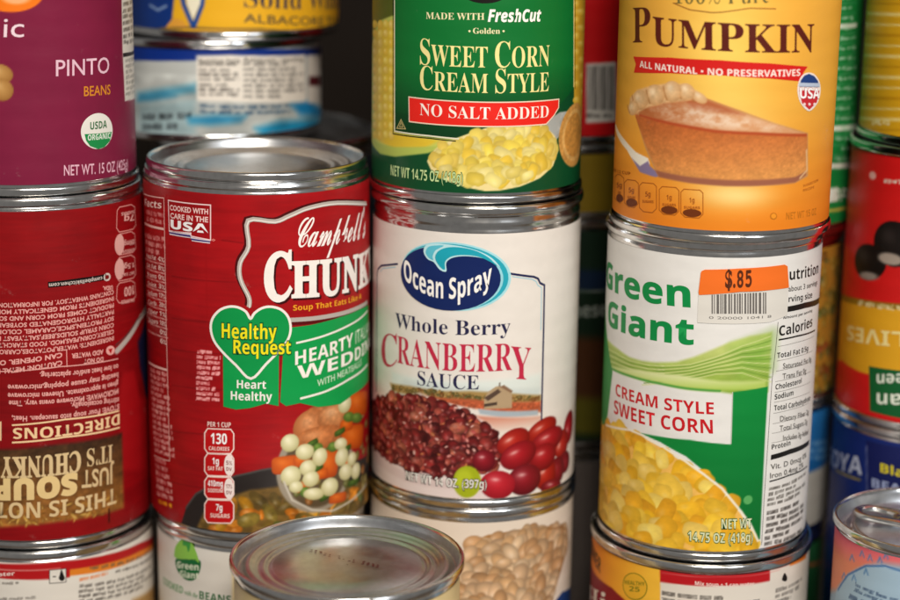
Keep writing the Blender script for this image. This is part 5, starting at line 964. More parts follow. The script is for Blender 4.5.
# print on the label of holive: u millimetres round the can, v millimetres up from the label's lower edge
LABELS['holive'] = dict(r=[
 ('fill','#c81818'),
 ('poly','#d8a020',[(-65.79,37.14),(-43.33,40.19),(-22.97,42.41),(-21.08,16.25),(-40.69,14.94),(-54.91,15.64),(-65.87,12.42)],0.5),
 ('poly','#8a6a14',[(-65.79,38.68),(-43.49,41.64),(-23.08,43.85),(-22.92,41.69),(-43.25,39.46),(-65.79,36.38)],0.5),
 ('ball','#1a1614','#3c3634','#080606',[(-28.94,64.67),(-19.88,65.25),(-29.59,72.85)]),
 ('ball','#1a1614','#3c3634','#080606',[(-40.3,56.02),(-31.74,57.68),(-40.95,62.49)]),
 ('ell','#8a8078',[(-39.8,50.98),(-34.83,51.62),(-39.94,52.42)],0.8),
 ('ell','#a09488',[(-30.15,59.04),(-24.97,59.16),(-30.32,61.19)],0.8),
 ('greek','#d8d0c0',[(-35.15,87.39),(-26.41,88.28),(-34.97,85.27)],1,0.9,171),
 ('ell','#e0a8a0',[(-40.97,87.35),(-39.09,87.48),(-41.11,88.77)],0.5),
 ('greek','#e8dcb0',[(-44.75,41.35),(-23.8,43.38),(-44.46,38.8)],1,0.8,172),
], v=[
 ('P','grade_panel','#0f5a2c',[(-36.25,18.32),(-21.31,19.54),(-20.05,1.9),(-34.34,1.83)],{}),
 ('T','product_name','OLIVES','sb','#e8d890',[(-13.5,34.93),(-51.01,30.04),(-13.11,29.49)],{}),
 ('T','product_name','green','sb','#dce4d4',[(-14.54,20.15),(-32.32,16.24),(-14.23,15.77)],{'layer': 2}),
 ('T','product_name','can','sb','#dce4d4',[(-17.48,11.63),(-31.75,9.25),(-17.11,6.48)],{'layer': 2}),
])

# print on the label of goya: u millimetres round the can, v millimetres up from the label's lower edge
LABELS['goya'] = dict(r=[
 ('fill','#16286c'),
 ('poly','#141c54',[(-35.3,129.13),(-19.33,129.71),(-17.44,102.7),(-33.26,104.71)],0.3),
 ('line','#8a94b8',[(-34.88,126.95),(-33.27,110.5)],0.4,0.3),
 ('line','#b8a020',[(-53.44,111.87),(-36.91,113.31)],0.6,0.4),
], v=[
 ('T','brand_name','GOYA','sb','#b8c0d4',[(-66.19,110.52),(-36.09,115.48),(-66.17,117.29)],{}),
 ('T','product_name','Black','sb','#d8c820',[(-28.02,118.79),(-11.41,118.43),(-28.28,122.16)],{}),
 ('T','product_name','BEANS','sb','#9ca8cc',[(-31.15,112.24),(-10.99,112.42),(-31.42,115.63)],{}),
])

# print on the label of pull: u millimetres round the can, v millimetres up from the label's lower edge
LABELS['pull'] = dict(r=[
 ('fill','#9cb4c8'),
 ('grad','#e8607c','#f0906c',[(-27.98,115.85),(-27.22,106.55)],[(-55.91,128.89),(-15.38,141.44),(-13.33,112.1),(-23.65,111.13),(-32.47,105.52),(-45.6,93.26),(-56.02,88.67)],2.5),
 ('poly','#a8c4d8',[(-45.47,92.59),(-37.54,102.25),(-29.07,108.44),(-21.76,110.59),(-13.18,110.03),(-11.55,86.34),(-48.91,73.41)],1.2),
 ('line','#3c6ca8',[(-43.75,94.02),(-37.5,101.9),(-29.04,108.1),(-21.73,110.25),(-14.8,109.73)],0.6,0.5),
 ('line','#5484b8',[(-36.92,107.5),(-36.0,109.62),(-34.74,107.93)],0.5,0.4),
 ('line','#5484b8',[(-31.98,110.67),(-31.22,112.7),(-30.16,110.92)],0.5,0.4),
 ('line','#5484b8',[(-28.38,110.43),(-27.7,112.41),(-26.73,110.59)],0.5,0.4),
 ('line','#5484b8',[(-24.39,110.92),(-23.78,112.86),(-22.89,110.99)],0.5,0.4),
 ('line','#5484b8',[(-22.29,112.91),(-21.7,114.81),(-20.85,112.93)],0.5,0.4),
 ('line','#5484b8',[(-41.23,99.38),(-40.07,101.64),(-38.54,100.07)],0.5,0.4),
 ('line','#5484b8',[(-35.11,101.0),(-34.26,103.1),(-33.07,101.38)],0.5,0.4),
 ('line','#5484b8',[(-29.66,105.05),(-28.95,107.06),(-27.95,105.25)],0.5,0.4),
 ('greek','#4c6484',[(-33.04,101.03),(-14.13,100.03),(-33.69,97.21)],2,0.8,181),
 ('greek','#4c6484',[(-35.75,96.44),(-13.84,95.85),(-36.55,93.25)],1,0.8,182),
], v=[
])
# ------------------------------------------------------------------ materials
def new_mat(name):
    mt = bpy.data.materials.new(name); mt.use_nodes = True
    nt = mt.node_tree
    return mt, nt, nt.nodes['Principled BSDF']
def link(nt, a, b): nt.links.new(a, b)

def mat_print():
    mt, nt, b = new_mat('printed_label')
    at = nt.nodes.new('ShaderNodeAttribute'); at.attribute_name = 'ink'
    tc = nt.nodes.new('ShaderNodeTexCoord')
    n4 = nt.nodes.new('ShaderNodeTexNoise'); n4.inputs['Scale'].default_value = 95; n4.inputs['Detail'].default_value = 9; n4.inputs['Roughness'].default_value = .72
    link(nt, tc.outputs['Object'], n4.inputs['Vector'])
    sc = nt.nodes.new('ShaderNodeMapRange'); sc.inputs['From Min'].default_value = .64; sc.inputs['From Max'].default_value = .74; sc.inputs['To Max'].default_value = .10
    link(nt, n4.outputs['Fac'], sc.inputs['Value'])
    mx = nt.nodes.new('ShaderNodeMix'); mx.data_type = 'RGBA'
    link(nt, sc.outputs['Result'], mx.inputs['Factor']); link(nt, at.outputs['Color'], mx.inputs['A']); mx.inputs['B'].default_value = (.62, .58, .54, 1)
    link(nt, mx.outputs['Result'], b.inputs['Base Color'])
    n1 = nt.nodes.new('ShaderNodeTexNoise'); n1.inputs['Scale'].default_value = 60; n1.inputs['Detail'].default_value = 4
    link(nt, tc.outputs['Object'], n1.inputs['Vector'])
    mr = nt.nodes.new('ShaderNodeMapRange'); mr.inputs['To Min'].default_value = .30; mr.inputs['To Max'].default_value = .52
    link(nt, n1.outputs['Fac'], mr.inputs['Value']); link(nt, mr.outputs['Result'], b.inputs['Roughness'])
    n2 = nt.nodes.new('ShaderNodeTexNoise'); n2.inputs['Scale'].default_value = 38; n2.inputs['Detail'].default_value = 3
    mp = nt.nodes.new('ShaderNodeMapping'); mp.inputs['Scale'].default_value = (1, 1, 2.2)
    link(nt, tc.outputs['Object'], mp.inputs['Vector']); link(nt, mp.outputs['Vector'], n2.inputs['Vector'])
    bu = nt.nodes.new('ShaderNodeBump'); bu.inputs['Strength'].default_value = .22; bu.inputs['Distance'].default_value = .0012
    wv = nt.nodes.new('ShaderNodeTexWave'); wv.wave_type = 'BANDS'; wv.bands_direction = 'Z'; wv.inputs['Scale'].default_value = 42
    wv.inputs['Distortion'].default_value = .6; wv.inputs['Detail'].default_value = 1
    link(nt, tc.outputs['Object'], wv.inputs['Vector'])
    ad = nt.nodes.new('ShaderNodeMath'); ad.operation = 'MULTIPLY_ADD'; ad.inputs[1].default_value = .17
    link(nt, wv.outputs['Fac'], ad.inputs[0]); link(nt, n2.outputs['Fac'], ad.inputs[2])
    link(nt, ad.outputs[0], bu.inputs['Height']); link(nt, bu.outputs['Normal'], b.inputs['Normal'])
    b.inputs['Specular IOR Level'].default_value = .26
    return mt

def mat_metal(name, col, r0, r1, bump):
    mt, nt, b = new_mat(name)
    b.inputs['Metallic'].default_value = 1
    tc = nt.nodes.new('ShaderNodeTexCoord')
    n1 = nt.nodes.new('ShaderNodeTexNoise'); n1.inputs['Scale'].default_value = 130; n1.inputs['Detail'].default_value = 6
    link(nt, tc.outputs['Object'], n1.inputs['Vector'])
    mr = nt.nodes.new('ShaderNodeMapRange'); mr.inputs['From Min'].default_value = .3; mr.inputs['From Max'].default_value = .75
    mr.inputs['To Min'].default_value = r0; mr.inputs['To Max'].default_value = r1
    link(nt, n1.outputs['Fac'], mr.inputs['Value']); link(nt, mr.outputs['Result'], b.inputs['Roughness'])
    n3 = nt.nodes.new('ShaderNodeTexNoise'); n3.inputs['Scale'].default_value = 420; n3.inputs['Detail'].default_value = 2
    link(nt, tc.outputs['Object'], n3.inputs['Vector'])
    cr = nt.nodes.new('ShaderNodeValToRGB')
    cr.color_ramp.elements[0].position = .30; cr.color_ramp.elements[0].color = (*[c * .88 for c in col], 1)
    cr.color_ramp.elements[1].position = .62; cr.color_ramp.elements[1].color = (*col, 1)
    link(nt, n3.outputs['Fac'], cr.inputs['Fac']); link(nt, cr.outputs['Color'], b.inputs['Base Color'])
    bu = nt.nodes.new('ShaderNodeBump'); bu.inputs['Strength'].default_value = bump; bu.inputs['Distance'].default_value = .0004
    link(nt, n1.outputs['Fac'], bu.inputs['Height']); link(nt, bu.outputs['Normal'], b.inputs['Normal'])
    return mt

def mat_plain(name, col, rough, amp, scale):
    mt, nt, b = new_mat(name)
    tc = nt.nodes.new('ShaderNodeTexCoord')
    n1 = nt.nodes.new('ShaderNodeTexNoise'); n1.inputs['Scale'].default_value = scale; n1.inputs['Detail'].default_value = 5
    link(nt, tc.outputs['Object'], n1.inputs['Vector'])
    cr = nt.nodes.new('ShaderNodeValToRGB')
    cr.color_ramp.elements[0].color = (*[c * (1 - amp) for c in col], 1)
    cr.color_ramp.elements[1].color = (*[min(1, c * (1 + amp)) for c in col], 1)
    link(nt, n1.outputs['Fac'], cr.inputs['Fac']); link(nt, cr.outputs['Color'], b.inputs['Base Color'])
    b.inputs['Roughness'].default_value = rough
    b.inputs['Specular IOR Level'].default_value = .15
    return mt

M_PRINT = mat_print()
M_TIN = mat_metal('tinplate', (.76, .75, .735), .11, .25, .07)
M_LID = mat_metal('tinplate_lid', (.60, .615, .635), .28, .40, .05)
M_SHELF = mat_plain('shelf_board', (.09, .07, .055), .6, .35, 18)
M_WALL = mat_plain('dark_back_board', (.010, .0066, .0046), .8, .3, 12)

# ------------------------------------------------------------------ mesh helpers
COL = scene.collection
def link_obj(name, me, mat, parent=None):
    o = bpy.data.objects.new(name, me); COL.objects.link(o)
    if mat: me.materials.append(mat)
    if parent: o.parent = parent
    return o

def lathe(profile, seg=160):
    """profile: list of (r, z); closed round the axis; returns mesh"""
    n = len(profile)
    ang = np.linspace(0, 2 * np.pi, seg, endpoint=False)
    r = np.array([p[0] for p in profile]); z = np.array([p[1] for p in profile])
    V = np.zeros((n, seg, 3))
    V[:, :, 0] = r[:, None] * np.sin(ang); V[:, :, 1] = -r[:, None] * np.cos(ang); V[:, :, 2] = z[:, None]
    i, j = np.meshgrid(np.arange(n - 1), np.arange(seg), indexing='ij')
    a = i * seg + j; b_ = i * seg + (j + 1) % seg
    F = np.stack([a, b_, b_ + seg, a + seg], -1).reshape(-1, 4)
    return grid_mesh('lathe', V.reshape(-1, 3), F)

def grid_mesh(name, V, F, smooth=True):
    me = bpy.data.meshes.new(name)
    nf, k = F.shape
    me.vertices.add(len(V)); me.vertices.foreach_set('co', np.ascontiguousarray(V, dtype=np.float32).ravel())
    me.loops.add(nf * k); me.loops.foreach_set('vertex_index', np.ascontiguousarray(F, dtype=np.int32).ravel())
    me.polygons.add(nf); me.polygons.foreach_set('loop_start', np.arange(0, nf * k, k, dtype=np.int32))
    me.polygons.foreach_set('loop_total', np.full(nf, k, dtype=np.int32))
    me.update(calc_edges=True)
    if smooth: me.polygons.foreach_set('use_smooth', np.ones(nf, dtype=bool))
    return me

def hexc(h):
    return np.array([int(h[i:i + 2], 16) / 255 for i in (1, 3, 5)])
def lin(c):
    c = np.asarray(c, dtype=float)
    return np.where(c <= .04045, c / 12.92, ((c + .055) / 1.055) ** 2.4)
def set_ink(me, rgb):
    """rgb: (n,3) or (3,) in sRGB"""
    n = len(me.vertices)
    at = me.color_attributes.new('ink', 'FLOAT_COLOR', 'POINT')
    A = np.ones((n, 4), dtype=np.float32); A[:, :3] = lin(rgb)
    at.data.foreach_set('color', A.ravel())

# ------------------------------------------------------------------ painting the label sheet
def vnoise(U, V, scale, seed, octaves=3):
    rs = np.random.RandomState(seed); out = np.zeros_like(U); amp = 1.; tot = 0
    for o in range(octaves):
        g = rs.rand(97, 97); x = (U / scale + 400.3) * 2 ** o; y = (V / scale + 400.7) * 2 ** o
        xi = np.floor(x).astype(int); yi = np.floor(y).astype(int); fx = x - xi; fy = y - yi
        fx = fx * fx * (3 - 2 * fx); fy = fy * fy * (3 - 2 * fy)
        a = g[yi % 97, xi % 97]; b = g[yi % 97, (xi + 1) % 97]; c = g[(yi + 1) % 97, xi % 97]; d = g[(yi + 1) % 97, (xi + 1) % 97]
        out += amp * ((a * (1 - fx) + b * fx) * (1 - fy) + (c * (1 - fx) + d * fx) * fy); tot += amp; amp *= .5
    return out / tot * 2 - 1

class Sheet:
    def __init__(s, us, vs):
        s.us, s.vs = us, vs
        s.img = np.zeros((len(vs), len(us), 3)); s.step = abs(vs[1] - vs[0])
    def win(s, u0, u1, v0, v1):
        i0, i1 = np.searchsorted(s.us, [u0, u1]); j0, j1 = np.searchsorted(s.vs, [v0, v1])
        if i1 <= i0 or j1 <= j0: return None
        U, V = np.meshgrid(s.us[i0:i1], s.vs[j0:j1])
        return (slice(j0, j1), slice(i0, i1)), U, V
    def blend(s, sl, mask, col):
        s.img[sl] = s.img[sl] * (1 - mask[..., None]) + col * mask[..., None]
    def sd(s, U, V, pts):
        d2 = np.full(U.shape, 1e9); ins = np.zeros(U.shape, bool); n = len(pts)
        for i in range(n):
            ax, ay = pts[i]; bx, by = pts[(i + 1) % n]; ex, ey = bx - ax, by - ay
            L2 = ex * ex + ey * ey + 1e-12
            t = np.clip(((U - ax) * ex + (V - ay) * ey) / L2, 0, 1)
            d2 = np.minimum(d2, (U - ax - t * ex) ** 2 + (V - ay - t * ey) ** 2)
            if ay != by:
                ins ^= ((ay > V) != (by > V)) & (U < ex * (V - ay) / (by - ay) + ax)
        d = np.sqrt(d2)
        return np.where(ins, -d, d)
    def polymask(s, pts, soft):
        P = np.array(pts); w = s.win(P[:, 0].min() - soft - 1, P[:, 0].max() + soft + 1, P[:, 1].min() - soft - 1, P[:, 1].max() + soft + 1)
        if w is None: return None
        sl, U, V = w
        return sl, U, V, np.clip(.5 - s.sd(U, V, pts) / max(soft, s.step), 0, 1)
    def ellframe(s, pts, grow=1.6):
        (cx, cy), (rx, ry), (tx, ty) = pts
        a = math.hypot(rx - cx, ry - cy); b = math.hypot(tx - cx, ty - cy); th = math.atan2(ry - cy, rx - cx)
        return s.ellw(cx, cy, a, b, th, grow)
    def ellw(s, cx, cy, a, b, th, grow=1.6):
        r = max(a, b) * grow + .5
        w = s.win(cx - r, cx + r, cy - r, cy + r)
        if w is None: return None
        sl, U, V = w
        x = ((U - cx) * math.cos(th) + (V - cy) * math.sin(th)) / a; y = (-(U - cx) * math.sin(th) + (V - cy) * math.cos(th)) / b
        return sl, U, V, x, y, min(a, b)
    def ball(s, fr, base, hi, dark, spec=.5, p=2.0):
        if fr is None: return
        sl, U, V, x, y, r = fr
        d = (np.abs(x) ** p + np.abs(y) ** p) ** (1 / p)
        m = np.clip(.5 - (d - 1) * r / max(s.step * .9, .25), 0, 1)
        sh = np.clip(1 - d, 0, 1) ** .6
        g = np.clip(.55 + .5 * (y * .8 - x * .35), 0, 1)
        k = np.clip(sh * .68 + g * .40, 0, 1)[..., None]
        c = dark * (1 - k) + base * k
        h = np.exp(-(((x + .28) ** 2 + (y - .34) ** 2) / .12))[..., None] * spec
        s.blend(sl, m, c * (1 - h) + hi * h)
    # --- operations
    def fill(s, col): s.img[:] = hexc(col)
    def noise(s, amp, scale, seed):
        U, V = np.meshgrid(s.us, s.vs); s.img *= (1 + amp * vnoise(U, V, scale, seed))[..., None]
    def wood(s, col, h, amp, seed):
        U, V = np.meshgrid(s.us, s.vs); rs = np.random.RandomState(seed)
        pl = np.floor(V / h).astype(int); br = rs.rand(200)[pl % 200]
        st = vnoise(U * .12, V * 1.5, 1.4, seed) * .6 + vnoise(U, V, 9, seed + 1) * .6
        k = np.clip(br * .35 + .45 * (st + .3), 0, 1) * amp * 4
        s.img[:] = s.img * (1 - k[..., None]) + hexc(col) * k[..., None]
    def poly(s, col, pts, soft):
        w = s.polymask(pts, soft)
        if w: s.blend(w[0], w[3], hexc(col))
    def grad(s, c0, c1, ends, pts, soft):
        w = s.polymask(pts, soft)
        if not w: return
        sl, U, V, mk = w; (ax, ay), (bx, by) = ends; L2 = (bx - ax) ** 2 + (by - ay) ** 2
        t = np.clip(((U - ax) * (bx - ax) + (V - ay) * (by - ay)) / L2, 0, 1)[..., None]
        s.blend(sl, mk, hexc(c0) * (1 - t) + hexc(c1) * t)
    def ell(s, col, pts, soft):
        w = s.ellframe(pts)
        if not w: return
        sl, U, V, x, y, r = w
        s.blend(sl, np.clip(.5 - (np.sqrt(x * x + y * y) - 1) * r / max(soft, s.step), 0, 1), hexc(col))
    def ell2(s, col, pts, soft):
        w = s.ellframe(pts, 2.2)
        if w: s.blend(w[0], np.exp(-(w[3] ** 2 + w[4] ** 2) * 1.3) * .85, hexc(col))
    def line(s, col, pts, w, soft):
        P = np.array(pts); g = w + soft + 1
        ww = s.win(P[:, 0].min() - g, P[:, 0].max() + g, P[:, 1].min() - g, P[:, 1].max() + g)
        if not ww: return
        sl, U, V = ww; d2 = np.full(U.shape, 1e9)
        for (ax, ay), (bx, by) in zip(pts[:-1], pts[1:]):
            ex, ey = bx - ax, by - ay
            t = np.clip(((U - ax) * ex + (V - ay) * ey) / (ex * ex + ey * ey + 1e-12), 0, 1)
            d2 = np.minimum(d2, (U - ax - t * ex) ** 2 + (V - ay - t * ey) ** 2)
        sf = max(soft, s.step)
        s.blend(sl, np.clip((w / 2 - np.sqrt(d2)) / sf + .5, 0, 1) * min(1, max(.25, w / sf)), hexc(col))
    def ballop(s, base, hi, dark, pts, spec=.5):
        s.ball(s.ellframe(pts, 1.15), hexc(base), hexc(hi), hexc(dark), spec)
    def block(s, base, hi, dark, pts):
        s.ball(s.ellframe(pts, 1.4), hexc(base), hexc(hi), hexc(dark), .35, 4.5)
    def berry(s, base, hi, dark, pts):
        fr = s.ellframe(pts, 1.15)
        s.ball(fr, hexc(base), hexc(hi), hexc(dark), .35)
        if fr:
            sl, U, V, x, y, r = fr
            s.blend(sl, np.exp(-(((x + .2) ** 2 / .05 + (y - .35) ** 2 / .014))) * .6, np.array((.98, .86, .84)))
    def scatter(s, pts, size, asp, cols, n, seed, shade=.58, p=2.0):
        rs = random.Random(seed); P = np.array(pts); got = []
        (u0, v0), (u1, v1) = P.min(0), P.max(0)
        cand = np.array([(rs.uniform(u0, u1), rs.uniform(v0, v1)) for _ in range(n * 12)])
        ins = s.sd(cand[:, 0], cand[:, 1], pts) < -size[0] * .25
        cand = cand[ins]
        # spread points out: greedy best candidates
        k = 0
        while len(got) < n and k < len(cand):
            c = cand[k:k + 4]; k += 4
            if not got: got.append(tuple(c[0])); continue
            G = np.array(got[-90:])
            d = ((c[:, None, :] - G[None]) ** 2).sum(-1).min(1)
            got.append(tuple(c[int(np.argmax(d))]))
        got.sort(key=lambda q: -q[1] + rs.uniform(-3, 3))
        for x, y in got:
            a = rs.uniform(*size) / 2 * 1.25; b = a * rs.uniform(asp * .85, min(1, asp * 1.2))
            base = hexc(rs.choice(cols)) * rs.uniform(.92, 1.06)
            s.ball(s.ellw(x, y, a, b, rs.uniform(0, 3.14), 1.15), np.clip(base, 0, 1), np.clip(base * .5 + .5, 0, 1), base * shade, .42 if p == 2 else .30, p)
    def dust(s, col, pts, soft, amt):
        w = s.polymask(pts, soft)
        if w:
            sl, U, V, mk = w
            n = np.clip(.55 + vnoise(U, V * 1.6, 3.2, 77, 3) * .9 + vnoise(U, V * 1.5, .9, 78, 2) * .35, 0, 1)
            s.blend(sl, mk * n * amt, hexc(col))
    def texture(s, pts, amp, scale):
        w = s.polymask(pts, .6)
        if w:
            sl, U, V, mk = w
            s.img[sl] = np.clip(s.img[sl] * (1 + (amp * vnoise(U, V * 1.3, scale, int(scale * 977), 3) * mk)[..., None]), 0, 1)
    def greek(s, col, pts, n, dens, seed):
        """lines of print too small to read: broken into words and strokes"""
        (ax, ay), (bx, by), (cx, cy) = pts
        P = np.array([pts[0], pts[1], pts[2], (bx + cx - ax, by + cy - ay)])
        w = s.win(P[:, 0].min() - .3, P[:, 0].max() + .3, P[:, 1].min() - .3, P[:, 1].max() + .3)
        if not w: return
        sl, U, V = w
        det = (bx - ax) * (cy - ay) - (by - ay) * (cx - ax)
        S = ((U - ax) * (cy - ay) - (V - ay) * (cx - ax)) / det; Tt = (-(U - ax) * (by - ay) + (V - ay) * (bx - ax)) / det
        L = math.hypot(bx - ax, by - ay); lh = math.hypot(cx - ax, cy - ay) / n
        rs = np.random.RandomState(seed); mask = np.zeros(U.shape)
        row = np.floor(Tt * n).astype(int); fr = Tt * n - row
        for i in range(n):
            x = 0; inl = np.zeros(U.shape)
            end = L * (1 if rs.rand() < .6 else rs.uniform(.55, .95))
            while x < end:
                wl = lh * rs.uniform(1.0, 3.6)
                inl = np.maximum(inl, ((S * L > x) & (S * L < min(x + wl, end))).astype(float))
                x += wl + lh * .42
            mask = np.where((row == i) & (fr > .18) & (fr < .80), inl, mask)
        mask *= dens * (.80 + .30 * np.clip(vnoise(S * L, Tt * n * lh, max(.5, lh * .33), seed + 5, 1) * 1.6, -1, 1))
        mask[(S < 0) | (S > 1) | (Tt < 0) | (Tt > 1)] = 0
        s.blend(sl, np.clip(mask, 0, 1), hexc(col))

def paint(sheet, ops):
    for op in ops:
        k = op[0]
        getattr(sheet, 'ballop' if k == 'ball' else k)(*op[1:])

def label_mesh(d, ops):
    R = d['R'] * 1000; H = (d['label'][1] - d['label'][0]) * 1000; st = d['step']
    lim = math.radians(100) * R
    nf = int(2 * lim / st) + 1; fine = np.linspace(-lim, lim, nf)
    full = math.pi * R
    nc = 26; coarse = np.linspace(lim, 2 * full - lim, nc + 1)[1:-1]
    nv = max(3, int(H / st) + 1); vv = np.linspace(0, H, nv)
    sh = Sheet(fine, vv); paint(sh, ops)
    base = hexc(ops[0][1]) if ops[0][0] == 'fill' else sh.img[:, 0].mean(0)
    img = np.clip(np.concatenate([sh.img, np.broadcast_to(base, (nv, nc - 1, 3))], 1), 0, 1)
    us = np.concatenate([fine, coarse]); nu = len(us); ph = us / R
    V = np.zeros((nv, nu, 3)); V[..., 0] = d['R'] * np.sin(ph); V[..., 1] = -d['R'] * np.cos(ph); V[..., 2] = (vv / 1000)[:, None]
    i, j = np.meshgrid(np.arange(nv - 1), np.arange(nu), indexing='ij')
    a = i * nu + j; b_ = i * nu + (j + 1) % nu
    me = grid_mesh('label', V.reshape(-1, 3), np.stack([a, b_, b_ + nu, a + nu], -1).reshape(-1, 4))
    set_ink(me, img.reshape(-1, 3))
    return me

# ------------------------------------------------------------------ printed shapes and lettering wrapped on the can
STY = {'bs': (0x1D400, 0x1D41A, 0x1D7CE), 'bsi': (0x1D468, 0x1D482, None), 'scr': (0x1D4D0, 0x1D4EA, None), 'sb': (0x1D5D4, 0x1D5EE, 0x1D7EC), 'sbi': (0x1D63C, 0x1D656, None), 'sn': (0x1D670, 0x1D68A, 0x1D7F6)}
def styled(t, st):
    if st == 's': return t
    A, a, n = STY[st]; o = ''
    for c in t:
        if 'A' <= c <= 'Z': o += chr(A + ord(c) - 65)
        elif 'a' <= c <= 'z': o += chr(a + ord(c) - 97)
        elif c.isdigit() and n: o += chr(n + ord(c) - 48)
        else: o += c
    return o
_cap = {}
def raw_text(t, st, w):
    c = bpy.data.curves.new('lettering', 'FONT'); c.body = styled(t, st); c.size = 1; c.offset = w
    c.resolution_u = 3; c.fill_mode = 'FRONT'
    o = bpy.data.objects.new('lettering', c); COL.objects.link(o)
    dg = bpy.context.evaluated_depsgraph_get(); me = o.evaluated_get(dg).to_mesh()
    n = len(me.vertices); co = np.zeros(n * 3, np.float32); me.vertices.foreach_get('co', co)
    V = co.reshape(-1, 3)[:, :2].astype(float)
    F = [tuple(p.vertices) for p in me.polygons]
    o.evaluated_get(dg).to_mesh_clear()
    bpy.data.objects.remove(o); bpy.data.curves.remove(c)
    return V, F
def cap(st):
    if st not in _cap: _cap[st] = raw_text('H', st, 0)[0][:, 1].max()
    return _cap[st]
_adv, _glyph = {}, {}
def width(s_): 
    V = raw_text(s_, 's', 0)[0]; return V[:, 0].max() - V[:, 0].min()
def advance(c, st):
    if (c, st) not in _adv:
        if 'II' not in _adv: _adv['II'] = width('II')
        _adv[(c, st)] = width('I' + styled(c, st) + 'I') - _adv['II']
    return _adv[(c, st)]
def glyph(c, st, w):
    if (c, st, w) not in _glyph: _glyph[(c, st, w)] = raw_text(c, st, w)
    return _glyph[(c, st, w)]
def text_shape(t, st, w):
    """lettering set glyph by glyph; x 0..1 over its width at normal weight, y in cap heights; '|' switches between capitals and small capitals"""
    h = cap(st); Vs, Fs, n, x = [], [], 0, 0
    lo, hi = 1e9, -1e9
    for i, seg in enumerate(t.split('|')):
        sc = 1 if i % 2 == 0 else .80
        for c in seg:
            if c != ' ':
                V0 = glyph(c, st, 0)[0]; V, F = glyph(c, st, w)
                lo = min(lo, x + V0[:, 0].min() * sc); hi = max(hi, x + V0[:, 0].max() * sc)
                V = V * sc; V[:, 0] += x
                Vs.append(V); Fs += [tuple(q + n for q in f) for f in F]; n += len(V)
            x += (advance(c, st) + max(0, w) * .8) * sc
    V = np.concatenate(Vs); V[:, 0] = (V[:, 0] - lo) / (hi - lo); V[:, 1] /= h
    return V, Fs

def smooth_pts(P, closed, k=5):
    P = [np.array(p) for p in P]; n = len(P); out = []
    for i in range(n if closed else n - 1):
        if closed: p0, p1, p2, p3 = P[i - 1], P[i], P[(i + 1) % n], P[(i + 2) % n]
        else: p0, p1, p2, p3 = P[max(i - 1, 0)], P[i], P[i + 1], P[min(i + 2, n - 1)]
        for q in range(k):
            t = q / k
            out.append(.5 * ((2 * p1) + (-p0 + p2) * t + (2 * p0 - 5 * p1 + 4 * p2 - p3) * t * t + (-p0 + 3 * p1 - 3 * p2 + p3) * t ** 3))
    if not closed: out.append(P[-1])
    return [tuple(p) for p in out]

def wrap(name, V2, F, R, layer, col, parent):
    """flat millimetre shape -> cut into narrow strips -> bent round the can"""
    bm = bmesh.new()
    vs_ = [bm.verts.new((x, y, 0)) for x, y in V2]
    for f in F:
        try: bm.faces.new([vs_[i] for i in f])
        except ValueError: pass
    if any(len(f.verts) > 4 for f in bm.faces) : bmesh.ops.triangulate(bm, faces=bm.faces[:])
    xs = [max(v.co.x for v in f.verts) - min(v.co.x for v in f.verts) for f in bm.faces]
    if xs and max(xs) > 2.4:
        x0 = min(v[0] for v in V2); x1 = max(v[0] for v in V2)
        k = math.floor(x0 / 2) + 1
        while k * 2 < x1:
            bmesh.ops.bisect_plane(bm, geom=bm.verts[:] + bm.edges[:] + bm.faces[:], plane_co=(k * 2, 0, 0), plane_no=(1, 0, 0), dist=1e-5)
            k += 1
    bmesh.ops.recalc_face_normals(bm, faces=bm.faces[:])
    rr = R + (.03 + .04 * layer) / 1000
    flip = sum(f.normal.z for f in bm.faces) < 0
    if flip: bmesh.ops.reverse_faces(bm, faces=bm.faces[:])
    for v in bm.verts:
        ph = v.co.x / 1000 / R
        v.co = (rr * math.sin(ph), -rr * math.cos(ph), v.co.y / 1000)
    for f in bm.faces: f.smooth = True
    me = bpy.data.meshes.new(name); bm.to_mesh(me); bm.free()
    set_ink(me, hexc(col))
    # shade as the round sheet it lies on
    return link_obj(name, me, M_PRINT, parent)

def ribbon(pts, w, closed):
    P = [np.array(p, float) for p in pts]; n = len(P); L, Rr = [], []
    for i in range(n):
        a = P[i - 1] if (i > 0 or closed) else None; b = P[(i + 1) % n] if (i < n - 1 or closed) else None
        d1 = (P[i] - a) if a is not None else (b - P[i]); d2 = (b - P[i]) if b is not None else d1
        d1 = d1 / (np.linalg.norm(d1) + 1e-9); d2 = d2 / (np.linalg.norm(d2) + 1e-9)
        nn = np.array((-d1[1] - d2[1], d1[0] + d2[0])); l = np.linalg.norm(nn)
        nn = nn / l if l > 1e-6 else np.array((-d1[1], d1[0]))
        k = 1 / max(.45, nn @ np.array((-d1[1], d1[0])))
        L.append(P[i] + nn * w / 2 * k); Rr.append(P[i] - nn * w / 2 * k)
    V = [tuple(p) for p in L] + [tuple(p) for p in Rr]
    F = [(i, n + i, n + (i + 1) % n, (i + 1) % n) for i in range(n if closed else n - 1)]
    return V, F

